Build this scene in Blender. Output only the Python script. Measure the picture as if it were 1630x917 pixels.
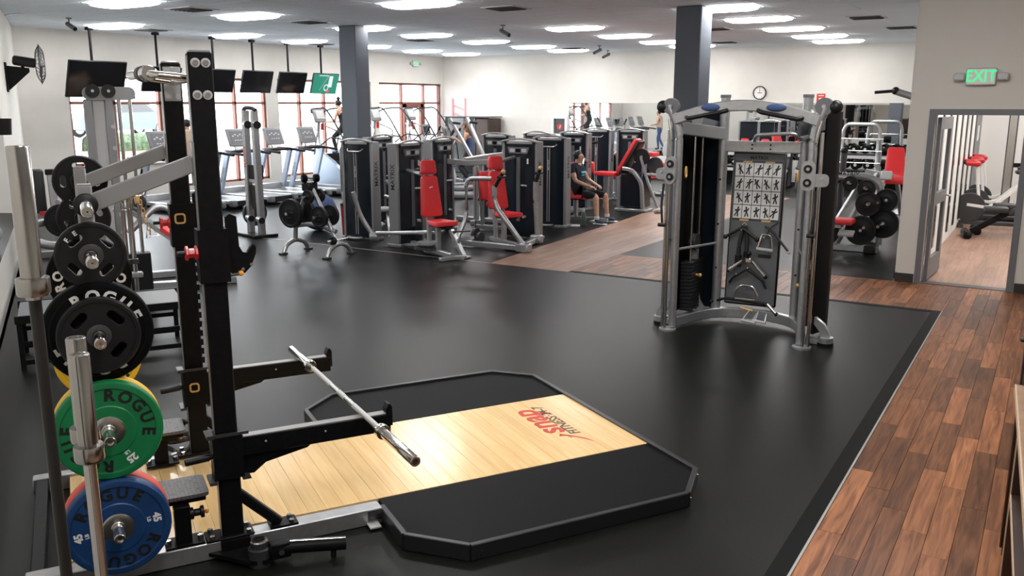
import bpy, bmesh, math, random
from mathutils import Matrix, Vector, Quaternion

for _o in list(bpy.data.objects): bpy.data.objects.remove(_o)
random.seed(7)
scene = bpy.context.scene
COL = scene.collection
R = math.radians
PI = math.pi

# ------------------------------------------------------------------ camera
cam_d = bpy.data.cameras.new('camera'); cam = bpy.data.objects.new('camera', cam_d); COL.objects.link(cam)
cam_d.sensor_fit = 'HORIZONTAL'; cam_d.sensor_width = 36.0; cam_d.lens = 36.0*1400/1630
cam_d.clip_start = 0.05; cam_d.clip_end = 300
cam.location = (0, 0, 2.2)
cam.rotation_euler = (R(90)-math.atan(294.5/1400), 0, R(31.5))
scene.camera = cam

# ------------------------------------------------------------------ world, exposure
world = bpy.data.worlds.new('sky'); scene.world = world; world.use_nodes = True
_bg = world.node_tree.nodes['Background']
_bg.inputs[0].default_value = (0.93, 0.96, 1.0, 1); _bg.inputs[1].default_value = 9.5
scene.view_settings.view_transform = 'Standard'; scene.view_settings.look = 'None'
scene.view_settings.exposure = 0.40; scene.view_settings.gamma = 1.0
scene.view_settings.use_curve_mapping = False
LAMP = 22.0          # radiance of a ceiling light's diffuser

# ------------------------------------------------------------------ materials
MATS = {}
def mat(name, col, rough=0.5, metal=0.0, spec=0.5, coat=0.0, noise=None, bump=None, emit=None, trans=0.0):
    m = bpy.data.materials.new(name); m.use_nodes = True; MATS[name] = m
    nt = m.node_tree; b = nt.nodes['Principled BSDF']
    b.inputs['Base Color'].default_value = (*col, 1); b.inputs['Roughness'].default_value = rough
    b.inputs['Metallic'].default_value = metal; b.inputs['Specular IOR Level'].default_value = spec
    b.inputs['Coat Weight'].default_value = coat
    if trans: b.inputs['Transmission Weight'].default_value = trans
    if emit: b.inputs['Emission Color'].default_value = (*emit[0], 1); b.inputs['Emission Strength'].default_value = emit[1]
    if noise or bump:
        tc = nt.nodes.new('ShaderNodeTexCoord')
    if noise:                       # (scale, second colour, lo, hi)
        n = nt.nodes.new('ShaderNodeTexNoise'); n.inputs['Scale'].default_value = noise[0]; n.inputs['Detail'].default_value = 4
        nt.links.new(tc.outputs['Object'], n.inputs['Vector'])
        r = nt.nodes.new('ShaderNodeValToRGB'); r.color_ramp.elements[0].position = noise[2]; r.color_ramp.elements[1].position = noise[3]
        r.color_ramp.elements[0].color = (*col, 1); r.color_ramp.elements[1].color = (*noise[1], 1)
        nt.links.new(n.outputs['Fac'], r.inputs[0]); nt.links.new(r.outputs[0], b.inputs['Base Color'])
    if bump:                        # (scale, strength)
        n2 = nt.nodes.new('ShaderNodeTexNoise'); n2.inputs['Scale'].default_value = bump[0]; n2.inputs['Detail'].default_value = 3
        nt.links.new(tc.outputs['Object'], n2.inputs['Vector'])
        bp = nt.nodes.new('ShaderNodeBump'); bp.inputs['Strength'].default_value = bump[1]; bp.inputs['Distance'].default_value = 0.01
        nt.links.new(n2.outputs['Fac'], bp.inputs['Height']); nt.links.new(bp.outputs[0], b.inputs['Normal'])
    return m

mat('wall_paint', (0.71, 0.69, 0.64), 0.7, noise=(3, (0.69, 0.67, 0.62), .4, .6), bump=(90, .05))
mat('wall_paint_grey', (0.66, 0.64, 0.585), 0.7, bump=(90, .05))
mat('wall_white', (0.86, 0.85, 0.82), 0.6)
mat('ceiling_tile', (0.82, 0.90, 0.98), 0.9, noise=(40, (0.76, 0.84, 0.92), .45, .6), bump=(120, .15))
mat('ceiling_bar', (0.92, 0.92, 0.95), 0.6)
mat('pillar_paint', (0.115, 0.133, 0.162), 0.65, bump=(60, .06))
mat('door_grey', (0.15, 0.155, 0.165), 0.45)
mat('brown_frame', (0.22, 0.07, 0.045), 0.4)
mat('base_dark', (0.03, 0.028, 0.026), 0.5)
mat('trim_light', (0.36, 0.35, 0.32), 0.4, metal=.4)
mat('rubber_edge', (0.004, 0.004, 0.004), 0.55, spec=.08)
mat('silver', (0.50, 0.51, 0.52), 0.34, metal=0.75, noise=(25, (0.45, 0.46, 0.47), .4, .6))
mat('silver_paint', (0.30, 0.305, 0.315), 0.38, metal=0.45)
mat('grey_paint', (0.29, 0.29, 0.29), 0.4, metal=0.25)
mat('blue_silver', (0.40, 0.47, 0.58), 0.35, metal=0.35)
mat('chrome', (0.72, 0.71, 0.69), 0.16, metal=1.0)
mat('steel', (0.56, 0.55, 0.53), 0.24, metal=1.0)
mat('bar_steel', (0.40, 0.39, 0.37), 0.2, metal=1.0)
mat('dark_steel', (0.075, 0.075, 0.08), 0.4, metal=0.6)
mat('black_steel', (0.004, 0.004, 0.0045), 0.45, spec=.16, noise=(30, (0.006, 0.006, 0.0065), .4, .6), bump=(150, .04))
mat('black_gloss', (0.010, 0.011, 0.014), 0.14, coat=.3)
mat('shroud', (0.010, 0.015, 0.022), 0.20, spec=.35, coat=.1)
mat('black_plastic', (0.008, 0.008, 0.0085), 0.42, spec=.35)
mat('black_iron', (0.009, 0.009, 0.010), 0.45, spec=.3, bump=(90, .08))
mat('black_bumper', (0.005, 0.005, 0.0052), 0.55, spec=.07, bump=(120, .08))
mat('bar_black', (0.022, 0.022, 0.021), 0.4, metal=.3)
mat('frame_black', (0.020, 0.020, 0.021), 0.32)
mat('matte_black', (0.005, 0.005, 0.0055), 0.7, spec=.15)
mat('pale_red', (0.80, 0.32, 0.36), 0.6)
mat('black_pad', (0.02, 0.02, 0.021), 0.5)
mat('grey_plastic', (0.13, 0.135, 0.145), 0.4)
mat('console_grey', (0.20, 0.205, 0.215), 0.35)
mat('light_plastic', (0.50, 0.50, 0.50), 0.4)
mat('white_paint', (0.82, 0.82, 0.80), 0.4)
mat('red_vinyl', (0.74, 0.030, 0.036), 0.38, bump=(200, .05))
mat('red_plastic', (0.55, 0.02, 0.025), 0.3)
mat('dark_red', (0.30, 0.015, 0.02), 0.4)
mat('green_rubber', (0.004, 0.19, 0.06), 0.42, noise=(8, (0.004, 0.16, 0.05), .4, .6))
mat('blue_rubber', (0.008, 0.05, 0.17), 0.42, noise=(8, (0.007, 0.042, 0.14), .4, .6))
mat('yellow_rubber', (0.80, 0.50, 0.02), 0.45)
mat('coral_rubber', (0.75, 0.10, 0.07), 0.45)
mat('orange', (0.85, 0.34, 0.03), 0.4)
mat('gold', (0.75, 0.46, 0.16), 0.35, metal=.3)
mat('print_white', (0.80, 0.80, 0.78), 0.5)
mat('print_black', (0.010, 0.010, 0.010), 0.5)
mat('print_red', (0.55, 0.035, 0.015), 0.4)
mat('print_brown', (0.06, 0.035, 0.02), 0.4)
mat('rope_grey', (0.10, 0.10, 0.10), 0.9, noise=(60, (0.04, 0.04, 0.04), .4, .6))
mat('skin', (0.62, 0.36, 0.25), 0.5, noise=(12, (0.56, 0.31, 0.21), .4, .6))
mat('hair_dark', (0.014, 0.010, 0.009), 0.5)
mat('hair_brown', (0.10, 0.055, 0.03), 0.5)
mat('navy_cloth', (0.012, 0.017, 0.030), 0.85)
mat('black_cloth', (0.010, 0.010, 0.011), 0.85)
mat('tan_cloth', (0.62, 0.46, 0.33), 0.8)
mat('blue_cloth', (0.05, 0.09, 0.22), 0.85)
mat('white_cloth', (0.78, 0.78, 0.76), 0.85)
mat('teal_print', (0.10, 0.55, 0.75), 0.6)
mat('shoe_grey', (0.05, 0.07, 0.12), 0.7)
mat('bottle_green', (0.09, 0.13, 0.11), 0.35, metal=.4)
mat('car_paint', (0.035, 0.055, 0.095), 0.25, coat=.6)
mat('tyre', (0.02, 0.02, 0.02), 0.8)
mat('concrete', (0.62, 0.62, 0.60), 0.85, noise=(2, (0.55, 0.55, 0.53), .4, .6))
mat('hedge', (0.035, 0.060, 0.025), 0.8, noise=(9, (0.09, 0.13, 0.07), .35, .65), bump=(14, .8))
mat('dark_wood', (0.045, 0.020, 0.012), 0.4, noise=(6, (0.03, 0.014, 0.009), .4, .6))
mat('desk_wood', (0.33, 0.20, 0.12), 0.4, noise=(10, (0.27, 0.16, 0.09), .4, .6))
mat('desk_edge', (0.55, 0.40, 0.27), 0.4)
mat('green_leaf', (0.03, 0.20, 0.05), 0.5)
mat('screen_black', (0.004, 0.004, 0.005), 0.12)
mat('screen_green', (0.01, 0.06, 0.04), 0.3, emit=((0.02, 0.20, 0.13), 0.9))
mat('screen_white', (0.3, 0.3, 0.3), 0.3, emit=((0.55, 0.62, 0.75), 0.8))
mat('screen_line', (0.3, 0.3, 0.3), 0.3, emit=((0.16, 0.30, 0.28), 0.9))
mat('screen_red', (0.3, 0.05, 0.05), 0.3, emit=((0.6, 0.06, 0.10), 0.9))
mat('led_green', (0.02, 0.3, 0.1), 0.3, emit=((0.03, 0.55, 0.19), 1.0))
mat('lamp_lens', (0.9, 0.9, 0.9), 0.4, emit=((1.0, 0.975, 0.965), LAMP))
mat('mirror_glass', (0.86, 0.87, 0.86), 0.015, metal=1.0)
mat('rust', (0.35, 0.22, 0.15), 0.6)

def m_glass(name, tint, gloss):
    m = bpy.data.materials.new(name); m.use_nodes = True; MATS[name] = m
    nt = m.node_tree; nt.nodes.remove(nt.nodes['Principled BSDF']); out = nt.nodes['Material Output']
    t = nt.nodes.new('ShaderNodeBsdfTransparent'); t.inputs[0].default_value = (*tint, 1)
    g = nt.nodes.new('ShaderNodeBsdfGlossy'); g.inputs['Roughness'].default_value = 0.03
    mx = nt.nodes.new('ShaderNodeMixShader'); mx.inputs[0].default_value = gloss
    nt.links.new(t.outputs[0], mx.inputs[1]); nt.links.new(g.outputs[0], mx.inputs[2])
    nt.links.new(mx.outputs[0], out.inputs[0])
m_glass('window_glass', (0.95, 0.97, 0.97), .05)
m_glass('frosted_pane', (0.70, 0.70, 0.74), .05)
m_glass('mesh_cage', (0.55, 0.55, 0.55), .05)

def m_rubber():
    m = bpy.data.materials.new('rubber_floor'); m.use_nodes = True; MATS['rubber_floor'] = m
    nt = m.node_tree; b = nt.nodes['Principled BSDF']; L = nt.links
    tc = nt.nodes.new('ShaderNodeTexCoord')
    n = nt.nodes.new('ShaderNodeTexNoise'); n.inputs['Scale'].default_value = 170; n.inputs['Detail'].default_value = 2
    n2 = nt.nodes.new('ShaderNodeTexNoise'); n2.inputs['Scale'].default_value = 0.8; n2.inputs['Detail'].default_value = 5
    L.new(tc.outputs['Object'], n.inputs['Vector']); L.new(tc.outputs['Object'], n2.inputs['Vector'])
    r = nt.nodes.new('ShaderNodeValToRGB'); e = r.color_ramp.elements
    e[0].position = .35; e[0].color = (0.0025, 0.0027, 0.0025, 1); e[1].position = .72; e[1].color = (0.013, 0.0135, 0.0128, 1)
    L.new(n.outputs['Fac'], r.inputs[0])
    r2 = nt.nodes.new('ShaderNodeValToRGB'); e = r2.color_ramp.elements
    e[0].position = .3; e[0].color = (.75, .75, .75, 1); e[1].position = .7; e[1].color = (1.1, 1.1, 1.1, 1)
    L.new(n2.outputs['Fac'], r2.inputs[0])
    mx = nt.nodes.new('ShaderNodeMix'); mx.data_type = 'RGBA'; mx.blend_type = 'MULTIPLY'; mx.inputs[0].default_value = 1
    L.new(r.outputs[0], mx.inputs[6]); L.new(r2.outputs[0], mx.inputs[7]); L.new(mx.outputs[2], b.inputs['Base Color'])
    b.inputs['Roughness'].default_value = 0.38; b.inputs['Specular IOR Level'].default_value = .17
    bp = nt.nodes.new('ShaderNodeBump'); bp.inputs['Strength'].default_value = .10; bp.inputs['Distance'].default_value = .004
    L.new(n.outputs['Fac'], bp.inputs['Height']); L.new(bp.outputs[0], b.inputs['Normal'])
m_rubber()

def m_wood(name, c0, c1, rough, per_object=True, scale=(26, 1.6, 26), grid=None, var=(.55, 1.25), spec=.22):
    m = bpy.data.materials.new(name); m.use_nodes = True; MATS[name] = m
    nt = m.node_tree; b = nt.nodes['Principled BSDF']; L = nt.links
    tc = nt.nodes.new('ShaderNodeTexCoord'); mp = nt.nodes.new('ShaderNodeMapping'); mp.inputs['Scale'].default_value = scale
    oi = nt.nodes.new('ShaderNodeObjectInfo')
    L.new(tc.outputs['Object'], mp.inputs['Vector'])
    if per_object:
        cb = nt.nodes.new('ShaderNodeVectorMath'); cb.operation = 'SCALE'; cb.inputs[3].default_value = 37
        cc = nt.nodes.new('ShaderNodeCombineXYZ')
        for k in range(3): L.new(oi.outputs['Random'], cc.inputs[k])
        L.new(cc.outputs[0], cb.inputs[0]); L.new(cb.outputs[0], mp.inputs['Location'])
    n = nt.nodes.new('ShaderNodeTexNoise'); n.inputs['Scale'].default_value = 1.0; n.inputs['Detail'].default_value = 6; n.inputs['Distortion'].default_value = .8
    L.new(mp.outputs[0], n.inputs['Vector'])
    r = nt.nodes.new('ShaderNodeValToRGB'); e = r.color_ramp.elements
    e[0].position = .3; e[0].color = (*c0, 1); e[1].position = .7; e[1].color = (*c1, 1)
    L.new(n.outputs['Fac'], r.inputs[0]); last = r.outputs[0]
    mul = nt.nodes.new('ShaderNodeMix'); mul.data_type = 'RGBA'; mul.blend_type = 'MULTIPLY'; mul.inputs[0].default_value = 1
    L.new(last, mul.inputs[6])
    r2 = nt.nodes.new('ShaderNodeValToRGB'); e = r2.color_ramp.elements
    e[0].position = 0; e[0].color = (var[0], var[0], var[0], 1); e[1].position = 1; e[1].color = (var[1], var[1], var[1], 1)
    if grid:
        bk = nt.nodes.new('ShaderNodeTexBrick'); bk.inputs['Scale'].default_value = 1
        bk.inputs['Brick Width'].default_value = grid[1]; bk.inputs['Row Height'].default_value = grid[0]
        bk.inputs['Mortar Size'].default_value = .0025; bk.inputs['Color1'].default_value = (0, 0, 0, 1); bk.inputs['Color2'].default_value = (1, 1, 1, 1)
        bk.inputs['Mortar'].default_value = (0, 0, 0, 1)
        mp2 = nt.nodes.new('ShaderNodeMapping'); mp2.inputs['Rotation'].default_value = (0, 0, R(90))
        L.new(tc.outputs['Object'], mp2.inputs[0]); L.new(mp2.outputs[0], bk.inputs['Vector']); L.new(bk.outputs['Color'], r2.inputs[0])
    else:
        L.new(oi.outputs['Random'], r2.inputs[0])
    L.new(r2.outputs[0], mul.inputs[7]); L.new(mul.outputs[2], b.inputs['Base Color'])
    b.inputs['Roughness'].default_value = rough; b.inputs['Specular IOR Level'].default_value = spec
    return m
m_wood('plank_wood', (0.12, 0.042, 0.018), (0.38, 0.155, 0.066), 0.36, scale=(34, 2.2, 34), var=(.45, 1.3))
m_wood('plank_wood_sheen', (0.28, 0.16, 0.11), (0.40, 0.25, 0.175), 0.36, per_object=False, grid=(.125, .9), spec=.4, var=(.8, 1.12))  # paler than the planks: sheen of the far floor put into the colour
m_wood('maple', (0.76, 0.50, 0.22), (0.86, 0.62, 0.31), 0.20, scale=(26, 1.6, 26), var=(.94, 1.04), spec=.5)

def m_ceiling():
    m = bpy.data.materials.new('ceiling_far'); m.use_nodes = True; MATS['ceiling_far'] = m
    nt = m.node_tree; b = nt.nodes['Principled BSDF']; L = nt.links
    tc = nt.nodes.new('ShaderNodeTexCoord'); bk = nt.nodes.new('ShaderNodeTexBrick')
    bk.offset = 0; bk.inputs['Scale'].default_value = 1; bk.inputs['Brick Width'].default_value = 1.2267; bk.inputs['Row Height'].default_value = .6
    bk.inputs['Mortar Size'].default_value = .011; bk.inputs['Color1'].default_value = (0.81, 0.89, 0.97, 1); bk.inputs['Color2'].default_value = (0.78, 0.86, 0.94, 1)
    bk.inputs['Mortar'].default_value = (0.96, 0.96, 0.98, 1)
    L.new(tc.outputs['Object'], bk.inputs['Vector']); L.new(bk.outputs['Color'], b.inputs['Base Color']); b.inputs['Roughness'].default_value = .9
m_ceiling()

def m_tread():
    m = bpy.data.materials.new('tread_plate'); m.use_nodes = True; MATS['tread_plate'] = m
    nt = m.node_tree; b = nt.nodes['Principled BSDF']; L = nt.links
    tc = nt.nodes.new('ShaderNodeTexCoord'); v = nt.nodes.new('ShaderNodeTexVoronoi'); v.feature = 'DISTANCE_TO_EDGE'; v.inputs['Scale'].default_value = 55
    v.inputs['Randomness'].default_value = .25
    L.new(tc.outputs['Object'], v.inputs['Vector'])
    r = nt.nodes.new('ShaderNodeValToRGB'); e = r.color_ramp.elements
    e[0].position = .04; e[0].color = (.05, .05, .05, 1); e[1].position = .12; e[1].color = (.13, .13, .135, 1)
    L.new(v.outputs['Distance'], r.inputs[0]); L.new(r.outputs[0], b.inputs['Base Color']); b.inputs['Roughness'].default_value = .45
    bp = nt.nodes.new('ShaderNodeBump'); bp.inputs['Strength'].default_value = .4; bp.inputs['Distance'].default_value = .003
    L.new(v.outputs['Distance'], bp.inputs['Height']); L.new(bp.outputs[0], b.inputs['Normal'])
m_tread()

# ------------------------------------------------------------------ shape helpers: each returns (verts, faces)
def xf(s, M):
    return ([M @ v for v in s[0]], s[1])
def TR(x=0, y=0, z=0, rx=0, ry=0, rz=0):
    return Matrix.Translation((x, y, z)) @ Matrix.Rotation(R(rz), 4, 'Z') @ Matrix.Rotation(R(ry), 4, 'Y') @ Matrix.Rotation(R(rx), 4, 'X')
_bxc = {}
def bx(x, y, z, sx, sy, sz, rx=0, ry=0, rz=0, b=0.0, seg=1):
    """box by centre and size, optionally bevelled"""
    key = (round(sx, 5), round(sy, 5), round(sz, 5), b, seg)
    if key not in _bxc:
        if b <= 0:
            vs = [Vector((i*sx/2, j*sy/2, k*sz/2)) for k in (-1, 1) for j in (-1, 1) for i in (-1, 1)]
            fs = [(0, 2, 3, 1), (4, 5, 7, 6), (0, 1, 5, 4), (2, 6, 7, 3), (0, 4, 6, 2), (1, 3, 7, 5)]
        else:
            bm = bmesh.new(); bmesh.ops.create_cube(bm, size=1)
            for v in bm.verts: v.co = Vector((v.co.x*sx, v.co.y*sy, v.co.z*sz))
            bmesh.ops.bevel(bm, geom=bm.edges[:], offset=min(b, .49*min(sx, sy, sz)), segments=seg, profile=.5, affect='EDGES')
            bm.verts.index_update(); vs = [v.co.copy() for v in bm.verts]; fs = [tuple(v.index for v in f.verts) for f in bm.faces]; bm.free()
        _bxc[key] = (vs, fs)
    return xf(_bxc[key], TR(x, y, z, rx, ry, rz))
def b2(x0, x1, y0, y1, z0, z1, b=0.0, seg=1):
    return bx((x0+x1)/2, (y0+y1)/2, (z0+z1)/2, abs(x1-x0), abs(y1-y0), abs(z1-z0), b=b, seg=seg)
def axis_M(p0, p1):
    p0 = Vector(p0); d = Vector(p1)-p0
    return Matrix.Translation(p0) @ d.to_track_quat('Z', 'Y').to_matrix().to_4x4(), d.length
def lathe(prof, n=16, M=None):
    """prof: list of (r, z); closed caps where r == 0"""
    vs, fs, rings = [], [], []
    for r, z in prof:
        if r <= 1e-6: rings.append([len(vs)]); vs.append(Vector((0, 0, z)))
        else:
            rings.append(list(range(len(vs), len(vs)+n)))
            vs += [Vector((r*math.cos(2*PI*k/n), r*math.sin(2*PI*k/n), z)) for k in range(n)]
    for a, c in zip(rings, rings[1:]):
        for k in range(n):
            k2 = (k+1) % n
            if len(a) == 1 and len(c) == 1: continue
            if len(a) == 1: fs.append((a[0], c[k2], c[k]))
            elif len(c) == 1: fs.append((a[k], a[k2], c[0]))
            else: fs.append((a[k], a[k2], c[k2], c[k]))
    return xf((vs, fs), M) if M else (vs, fs)
def lat(p0, p1, prof, n=16):
    """lathe along p0->p1; prof in (r, metres along)"""
    M, L = axis_M(p0, p1); return lathe(prof, n, M)
def cyl(p0, p1, r, n=12, r2=None, c=0.0):
    M, L = axis_M(p0, p1); r2 = r if r2 is None else r2
    if c: return lathe([(0, 0), (r-c, 0), (r, c), (r2, L-c), (r2-c, L), (0, L)], n, M)
    return lathe([(0, 0), (r, 0), (r2, L), (0, L)], n, M)
def ball(x, y, z, rx, ry=None, rz=None, n=14, m=8, M=None):
    ry = rx if ry is None else ry; rz = rx if rz is None else rz
    s = lathe([(math.sin(PI*k/m), -math.cos(PI*k/m)) if 0 < k < m else (0, -1 if k == 0 else 1) for k in range(m+1)], n)
    T = Matrix.Translation((x, y, z)) @ (M or Matrix.Identity(4)) @ Matrix.Diagonal((rx, ry, rz, 1))
    return xf(s, T)
def fillet(pts, rad, k=4):
    pts = [Vector(p) for p in pts]
    if rad <= 0: return pts
    out = [pts[0]]
    for a, p, c in zip(pts, pts[1:], pts[2:]):
        u = a-p; w = c-p; t = min(rad, u.length*.48, w.length*.48)
        q0 = p+u.normalized()*t; q1 = p+w.normalized()*t
        for i in range(k+1):
            s = i/k; out.append(q0*(1-s)**2 + p*2*s*(1-s) + q1*s*s)
    out.append(pts[-1]); return out
def sweep(pts, prof, up=(0, 0, 1), closed=False):
    """prof: list of (a, b) in the plane of side/up"""
    pts = [Vector(p) for p in pts]; n = len(prof); vs, fs = [], []; N = len(pts); up = Vector(up)
    for i, p in enumerate(pts):
        if closed: t = (pts[(i+1) % N]-pts[i-1]).normalized()
        elif i == 0: t = (pts[1]-p).normalized()
        elif i == N-1: t = (p-pts[-2]).normalized()
        else: t = ((pts[i+1]-p).normalized()+(p-pts[i-1]).normalized()).normalized()
        s = t.cross(up)
        if s.length < .05: s = t.cross(Vector((0, 1, 0)) if abs(t.y) < .9 else Vector((1, 0, 0)))
        s.normalize(); w = s.cross(t).normalized()
        m = 1.0
        if 0 < i < N-1 and not closed:
            cs = (pts[i+1]-p).normalized().dot((p-pts[i-1]).normalized()); m = 1/max(.6, math.sqrt(max(.01, (1+cs)/2)))
        vs += [p+s*a*m+w*b*m for a, b in prof]
    rings = N if closed else N-1
    for i in range(rings):
        o, q = i*n, ((i+1) % N)*n
        for k in range(n): fs.append((o+k, o+(k+1) % n, q+(k+1) % n, q+k))
    if not closed: fs.append(tuple(range(n))[::-1]); fs.append(tuple((N-1)*n+k for k in range(n)))
    return vs, fs
def tube(pts, r, n=8, fil=0.0, closed=False, up=(0, 0, 1)):
    return sweep(fillet(pts, fil) if not closed else [Vector(p) for p in pts], [(r*math.cos(2*PI*k/n), r*math.sin(2*PI*k/n)) for k in range(n)], up, closed)
def beam(pts, w, h, fil=0.0, c=0.008, up=(0, 0, 1), closed=False):
    """rectangular tube with chamfered edges: w sideways, h along up"""
    a, b = w/2, h/2; c = min(c, a*.6, b*.6)
    return sweep(fillet(pts, fil) if not closed else pts, [(a, -b+c), (a, b-c), (a-c, b), (-a+c, b), (-a, b-c), (-a, -b+c), (-a+c, -b), (a-c, -b)], up, closed)
def prism(poly, h, M=None):
    """polygon (x, y) extruded 0..h along z"""
    n = len(poly); vs = [Vector((x, y, 0)) for x, y in poly]+[Vector((x, y, h)) for x, y in poly]
    fs = [tuple(range(n))[::-1], tuple(range(n, 2*n))]+[(k, (k+1) % n, n+(k+1) % n, n+k) for k in range(n)]
    return xf((vs, fs), M) if M else (vs, fs)
def rrect(w, h, r, k=3, cx=0, cy=0):
    out = []
    for sx, sy, a0 in ((1, 1, 0), (-1, 1, 90), (-1, -1, 180), (1, -1, 270)):
        for i in range(k+1):
            a = R(a0+90*i/k); out.append((cx+sx*(w/2-r)+r*math.cos(a), cy+sy*(h/2-r)+r*math.sin(a)))
    return out
def ring2(outer, inner, h, M=None):
    """two polygons with the same count, extruded: a frame with a hole"""
    n = len(outer); vs = [Vector((*p, z)) for z in (0, h) for p in outer]+[Vector((*p, z)) for z in (0, h) for p in inner]
    o0, o1, i0, i1 = 0, n, 2*n, 3*n; fs = []
    for k in range(n):
        q = (k+1) % n
        fs += [(o0+k, o0+q, o1+q, o1+k), (i0+q, i0+k, i1+k, i1+q), (o1+k, o1+q, i1+q, i1+k), (o0+q, o0+k, i0+k, i0+q)]
    return xf((vs, fs), M) if M else (vs, fs)
def circ(r, n=24, cx=0, cy=0, a0=0): return [(cx+r*math.cos(2*PI*k/n+a0), cy+r*math.sin(2*PI*k/n+a0)) for k in range(n)]
_txc = {}
def txt(s, size=.1, M=None, ext=.001, off=0.0, align='CENTER', shear=0.0):
    key = (s, size, ext, off, align, shear)
    if key not in _txc:
        c = bpy.data.curves.new('lettering', 'FONT'); c.body = s; c.size = size; c.extrude = ext; c.offset = off; c.align_x = align; c.align_y = 'CENTER'
        c.shear = shear; c.resolution_u = 3; o = bpy.data.objects.new('lettering', c); me = o.to_mesh()
        vs = [v.co.copy() for v in me.vertices]; fs = [tuple(p.vertices) for p in me.polygons]
        o.to_mesh_clear(); bpy.data.objects.remove(o); bpy.data.curves.remove(c); _txc[key] = (vs, fs)
    return xf(_txc[key], M) if M else _txc[key]
# matrix that lays XY-plane shapes on a vertical face whose outward normal has heading 'a' degrees (a=0: faces -y)
def face_M(x, y, z, a=0): return Matrix.Translation((x, y, z)) @ Matrix.Rotation(R(a), 4, 'Z') @ Matrix.Rotation(R(90), 4, 'X')

def mesh(name, shapes, smooth=38):
    vs, fs = [], []
    for s in shapes:
        o = len(vs); vs += s[0]; fs += [tuple(i+o for i in f) for f in s[1]]
    me = bpy.data.meshes.new(name); me.from_pydata([tuple(v) for v in vs], [], fs)
    me.polygons.foreach_set('use_smooth', [True]*len(me.polygons)); me.set_sharp_from_angle(angle=R(smooth)); me.update()
    return me
def part(parent, name, m, *shapes, label=None, loc=None, kind=None):
    me = mesh(name, shapes)
    if m: me.materials.append(MATS[m])
    o = bpy.data.objects.new(name, me); COL.objects.link(o); o.parent = parent
    if label: o['label'] = label
    if kind: o['kind'] = kind
    if loc: o.location = loc
    return o
def thing(name, label, cat, loc=(0, 0, 0), rz=0, group=None):
    o = bpy.data.objects.new(name, None); COL.objects.link(o); o.location = loc; o.rotation_euler = (0, 0, R(rz))
    o.empty_display_size = .1; o['label'] = label; o['category'] = cat
    if group: o['group'] = group
    return o
def solo(name, label, cat, m, *shapes, loc=(0, 0, 0), rz=0, group=None):
    o = part(None, name, m, *shapes); o.location = loc; o.rotation_euler = (0, 0, R(rz)); o['label'] = label; o['category'] = cat
    if group: o['group'] = group
    return o
def struct(name, m, *shapes, label=None, parent=None):
    o = part(parent, name, m, *shapes)
    if parent is None: o['kind'] = 'structure'
    if label: o['label'] = label
    return o
def struct_empty(name, label=None, loc=(0, 0, 0), rz=0):
    o = bpy.data.objects.new(name, None); COL.objects.link(o); o['kind'] = 'structure'; o.location = loc; o.rotation_euler = (0, 0, R(rz))
    if label: o['label'] = label
    return o
def dup(root, loc, rz, label=None, group=None):
    r = root.copy(); COL.objects.link(r); r.location = loc; r.rotation_euler = (0, 0, R(rz))
    if label: r['label'] = label
    if group: r['group'] = group
    for ch in list(root.children):
        c = ch.copy(); COL.objects.link(c); c.parent = r
        for g in list(ch.children):
            d = g.copy(); COL.objects.link(d); d.parent = c
    return r
# the squat rack, its platform and the left wall share axes turned 58.1 degrees: local x = across (v), y = away (u)
RZ = 58.1
def RW(v, u, z=0.0):
    a = R(RZ); return (v*math.cos(a)-u*math.sin(a), v*math.sin(a)+u*math.cos(a), z)

# ------------------------------------------------------------------ the room
XW, YB, CZ = -17.65, 24.4, 3.68
# floor: slab, rubber fields, wood fields and single planks near the camera
floor = struct('floor', 'base_dark', b2(-19, 3.2, -3.2, 25, -.12, -.014))
def field(name, m, poly, z0=-.014, z1=0.0):
    o = struct(name, m, prism(poly, z1-z0, Matrix.Translation((0, 0, z0))), parent=floor); return o
LW0 = RW(-.75, 20.3); LWn = RW(-.75, -3)
field('rubber_mat', 'rubber_floor', [(-.97, -3.1), (-.97, 10.2), (-17.65, 10.2), LW0[:2], LWn[:2]])
field('rubber_mat', 'rubber_floor', [(-6.62, 10.2), (-6.95, 15.3), (-7.2, 18.1), (-7.4, 21.15), (-1.6, 21.15), (-1.6, 24.4), (-17.65, 24.4), (-17.65, 10.2)])
field('rubber_mat', 'rubber_floor', [(-1.6, 11.82), (-1.6, 21.15), (-5.25, 21.15), (-5.38, 11.82)])
field('wood_field', 'plank_wood_sheen', [(-6.62, 10.2), (-5.38, 10.2), (-5.38, 11.82), (-5.25, 21.15), (-7.4, 21.15), (-7.2, 18.1), (-6.95, 15.3)])
field('wood_field', 'plank_wood_sheen', [(-1.6, 11.82), (3, 11.82), (3, 24.6), (-1.6, 24.6)])
field('wood_field', 'plank_wood_sheen', [(.3, -3.1), (3, -3.1), (3, 11.82), (.3, 11.82)])
field('wood_field', 'plank_wood_sheen', [(-.87, -3.1), (.3, -3.1), (.3, 2.4), (-.87, 2.4)])
field('rubber_edging', 'rubber_edge', [(-.97, -3.1), (-.875, -3.1), (-.875, 10.29), (-5.3, 10.29), (-5.3, 10.2), (-.97, 10.2)], z1=.003)
field('metal_strip', 'trim_light', [(-.875, -3.1), (-.862, -3.1), (-.862, 10.31), (-.875, 10.31)], z1=.004)
field('metal_strip', 'trim_light', [(-11.6, 10.19), (-6.6, 10.19), (-6.6, 10.215), (-11.6, 10.215)], z1=.003)
_pl = {}
def plank_mesh(w, l):
    k = (round(w, 3), round(l, 3))
    if k not in _pl:
        me = mesh('plank', [b2(-w/2+.0007, w/2-.0007, -l/2+.0007, l/2-.0007, -.012, 0, b=.0012)]); me.materials.append(MATS['plank_wood']); _pl[k] = me
    return _pl[k]
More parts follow.
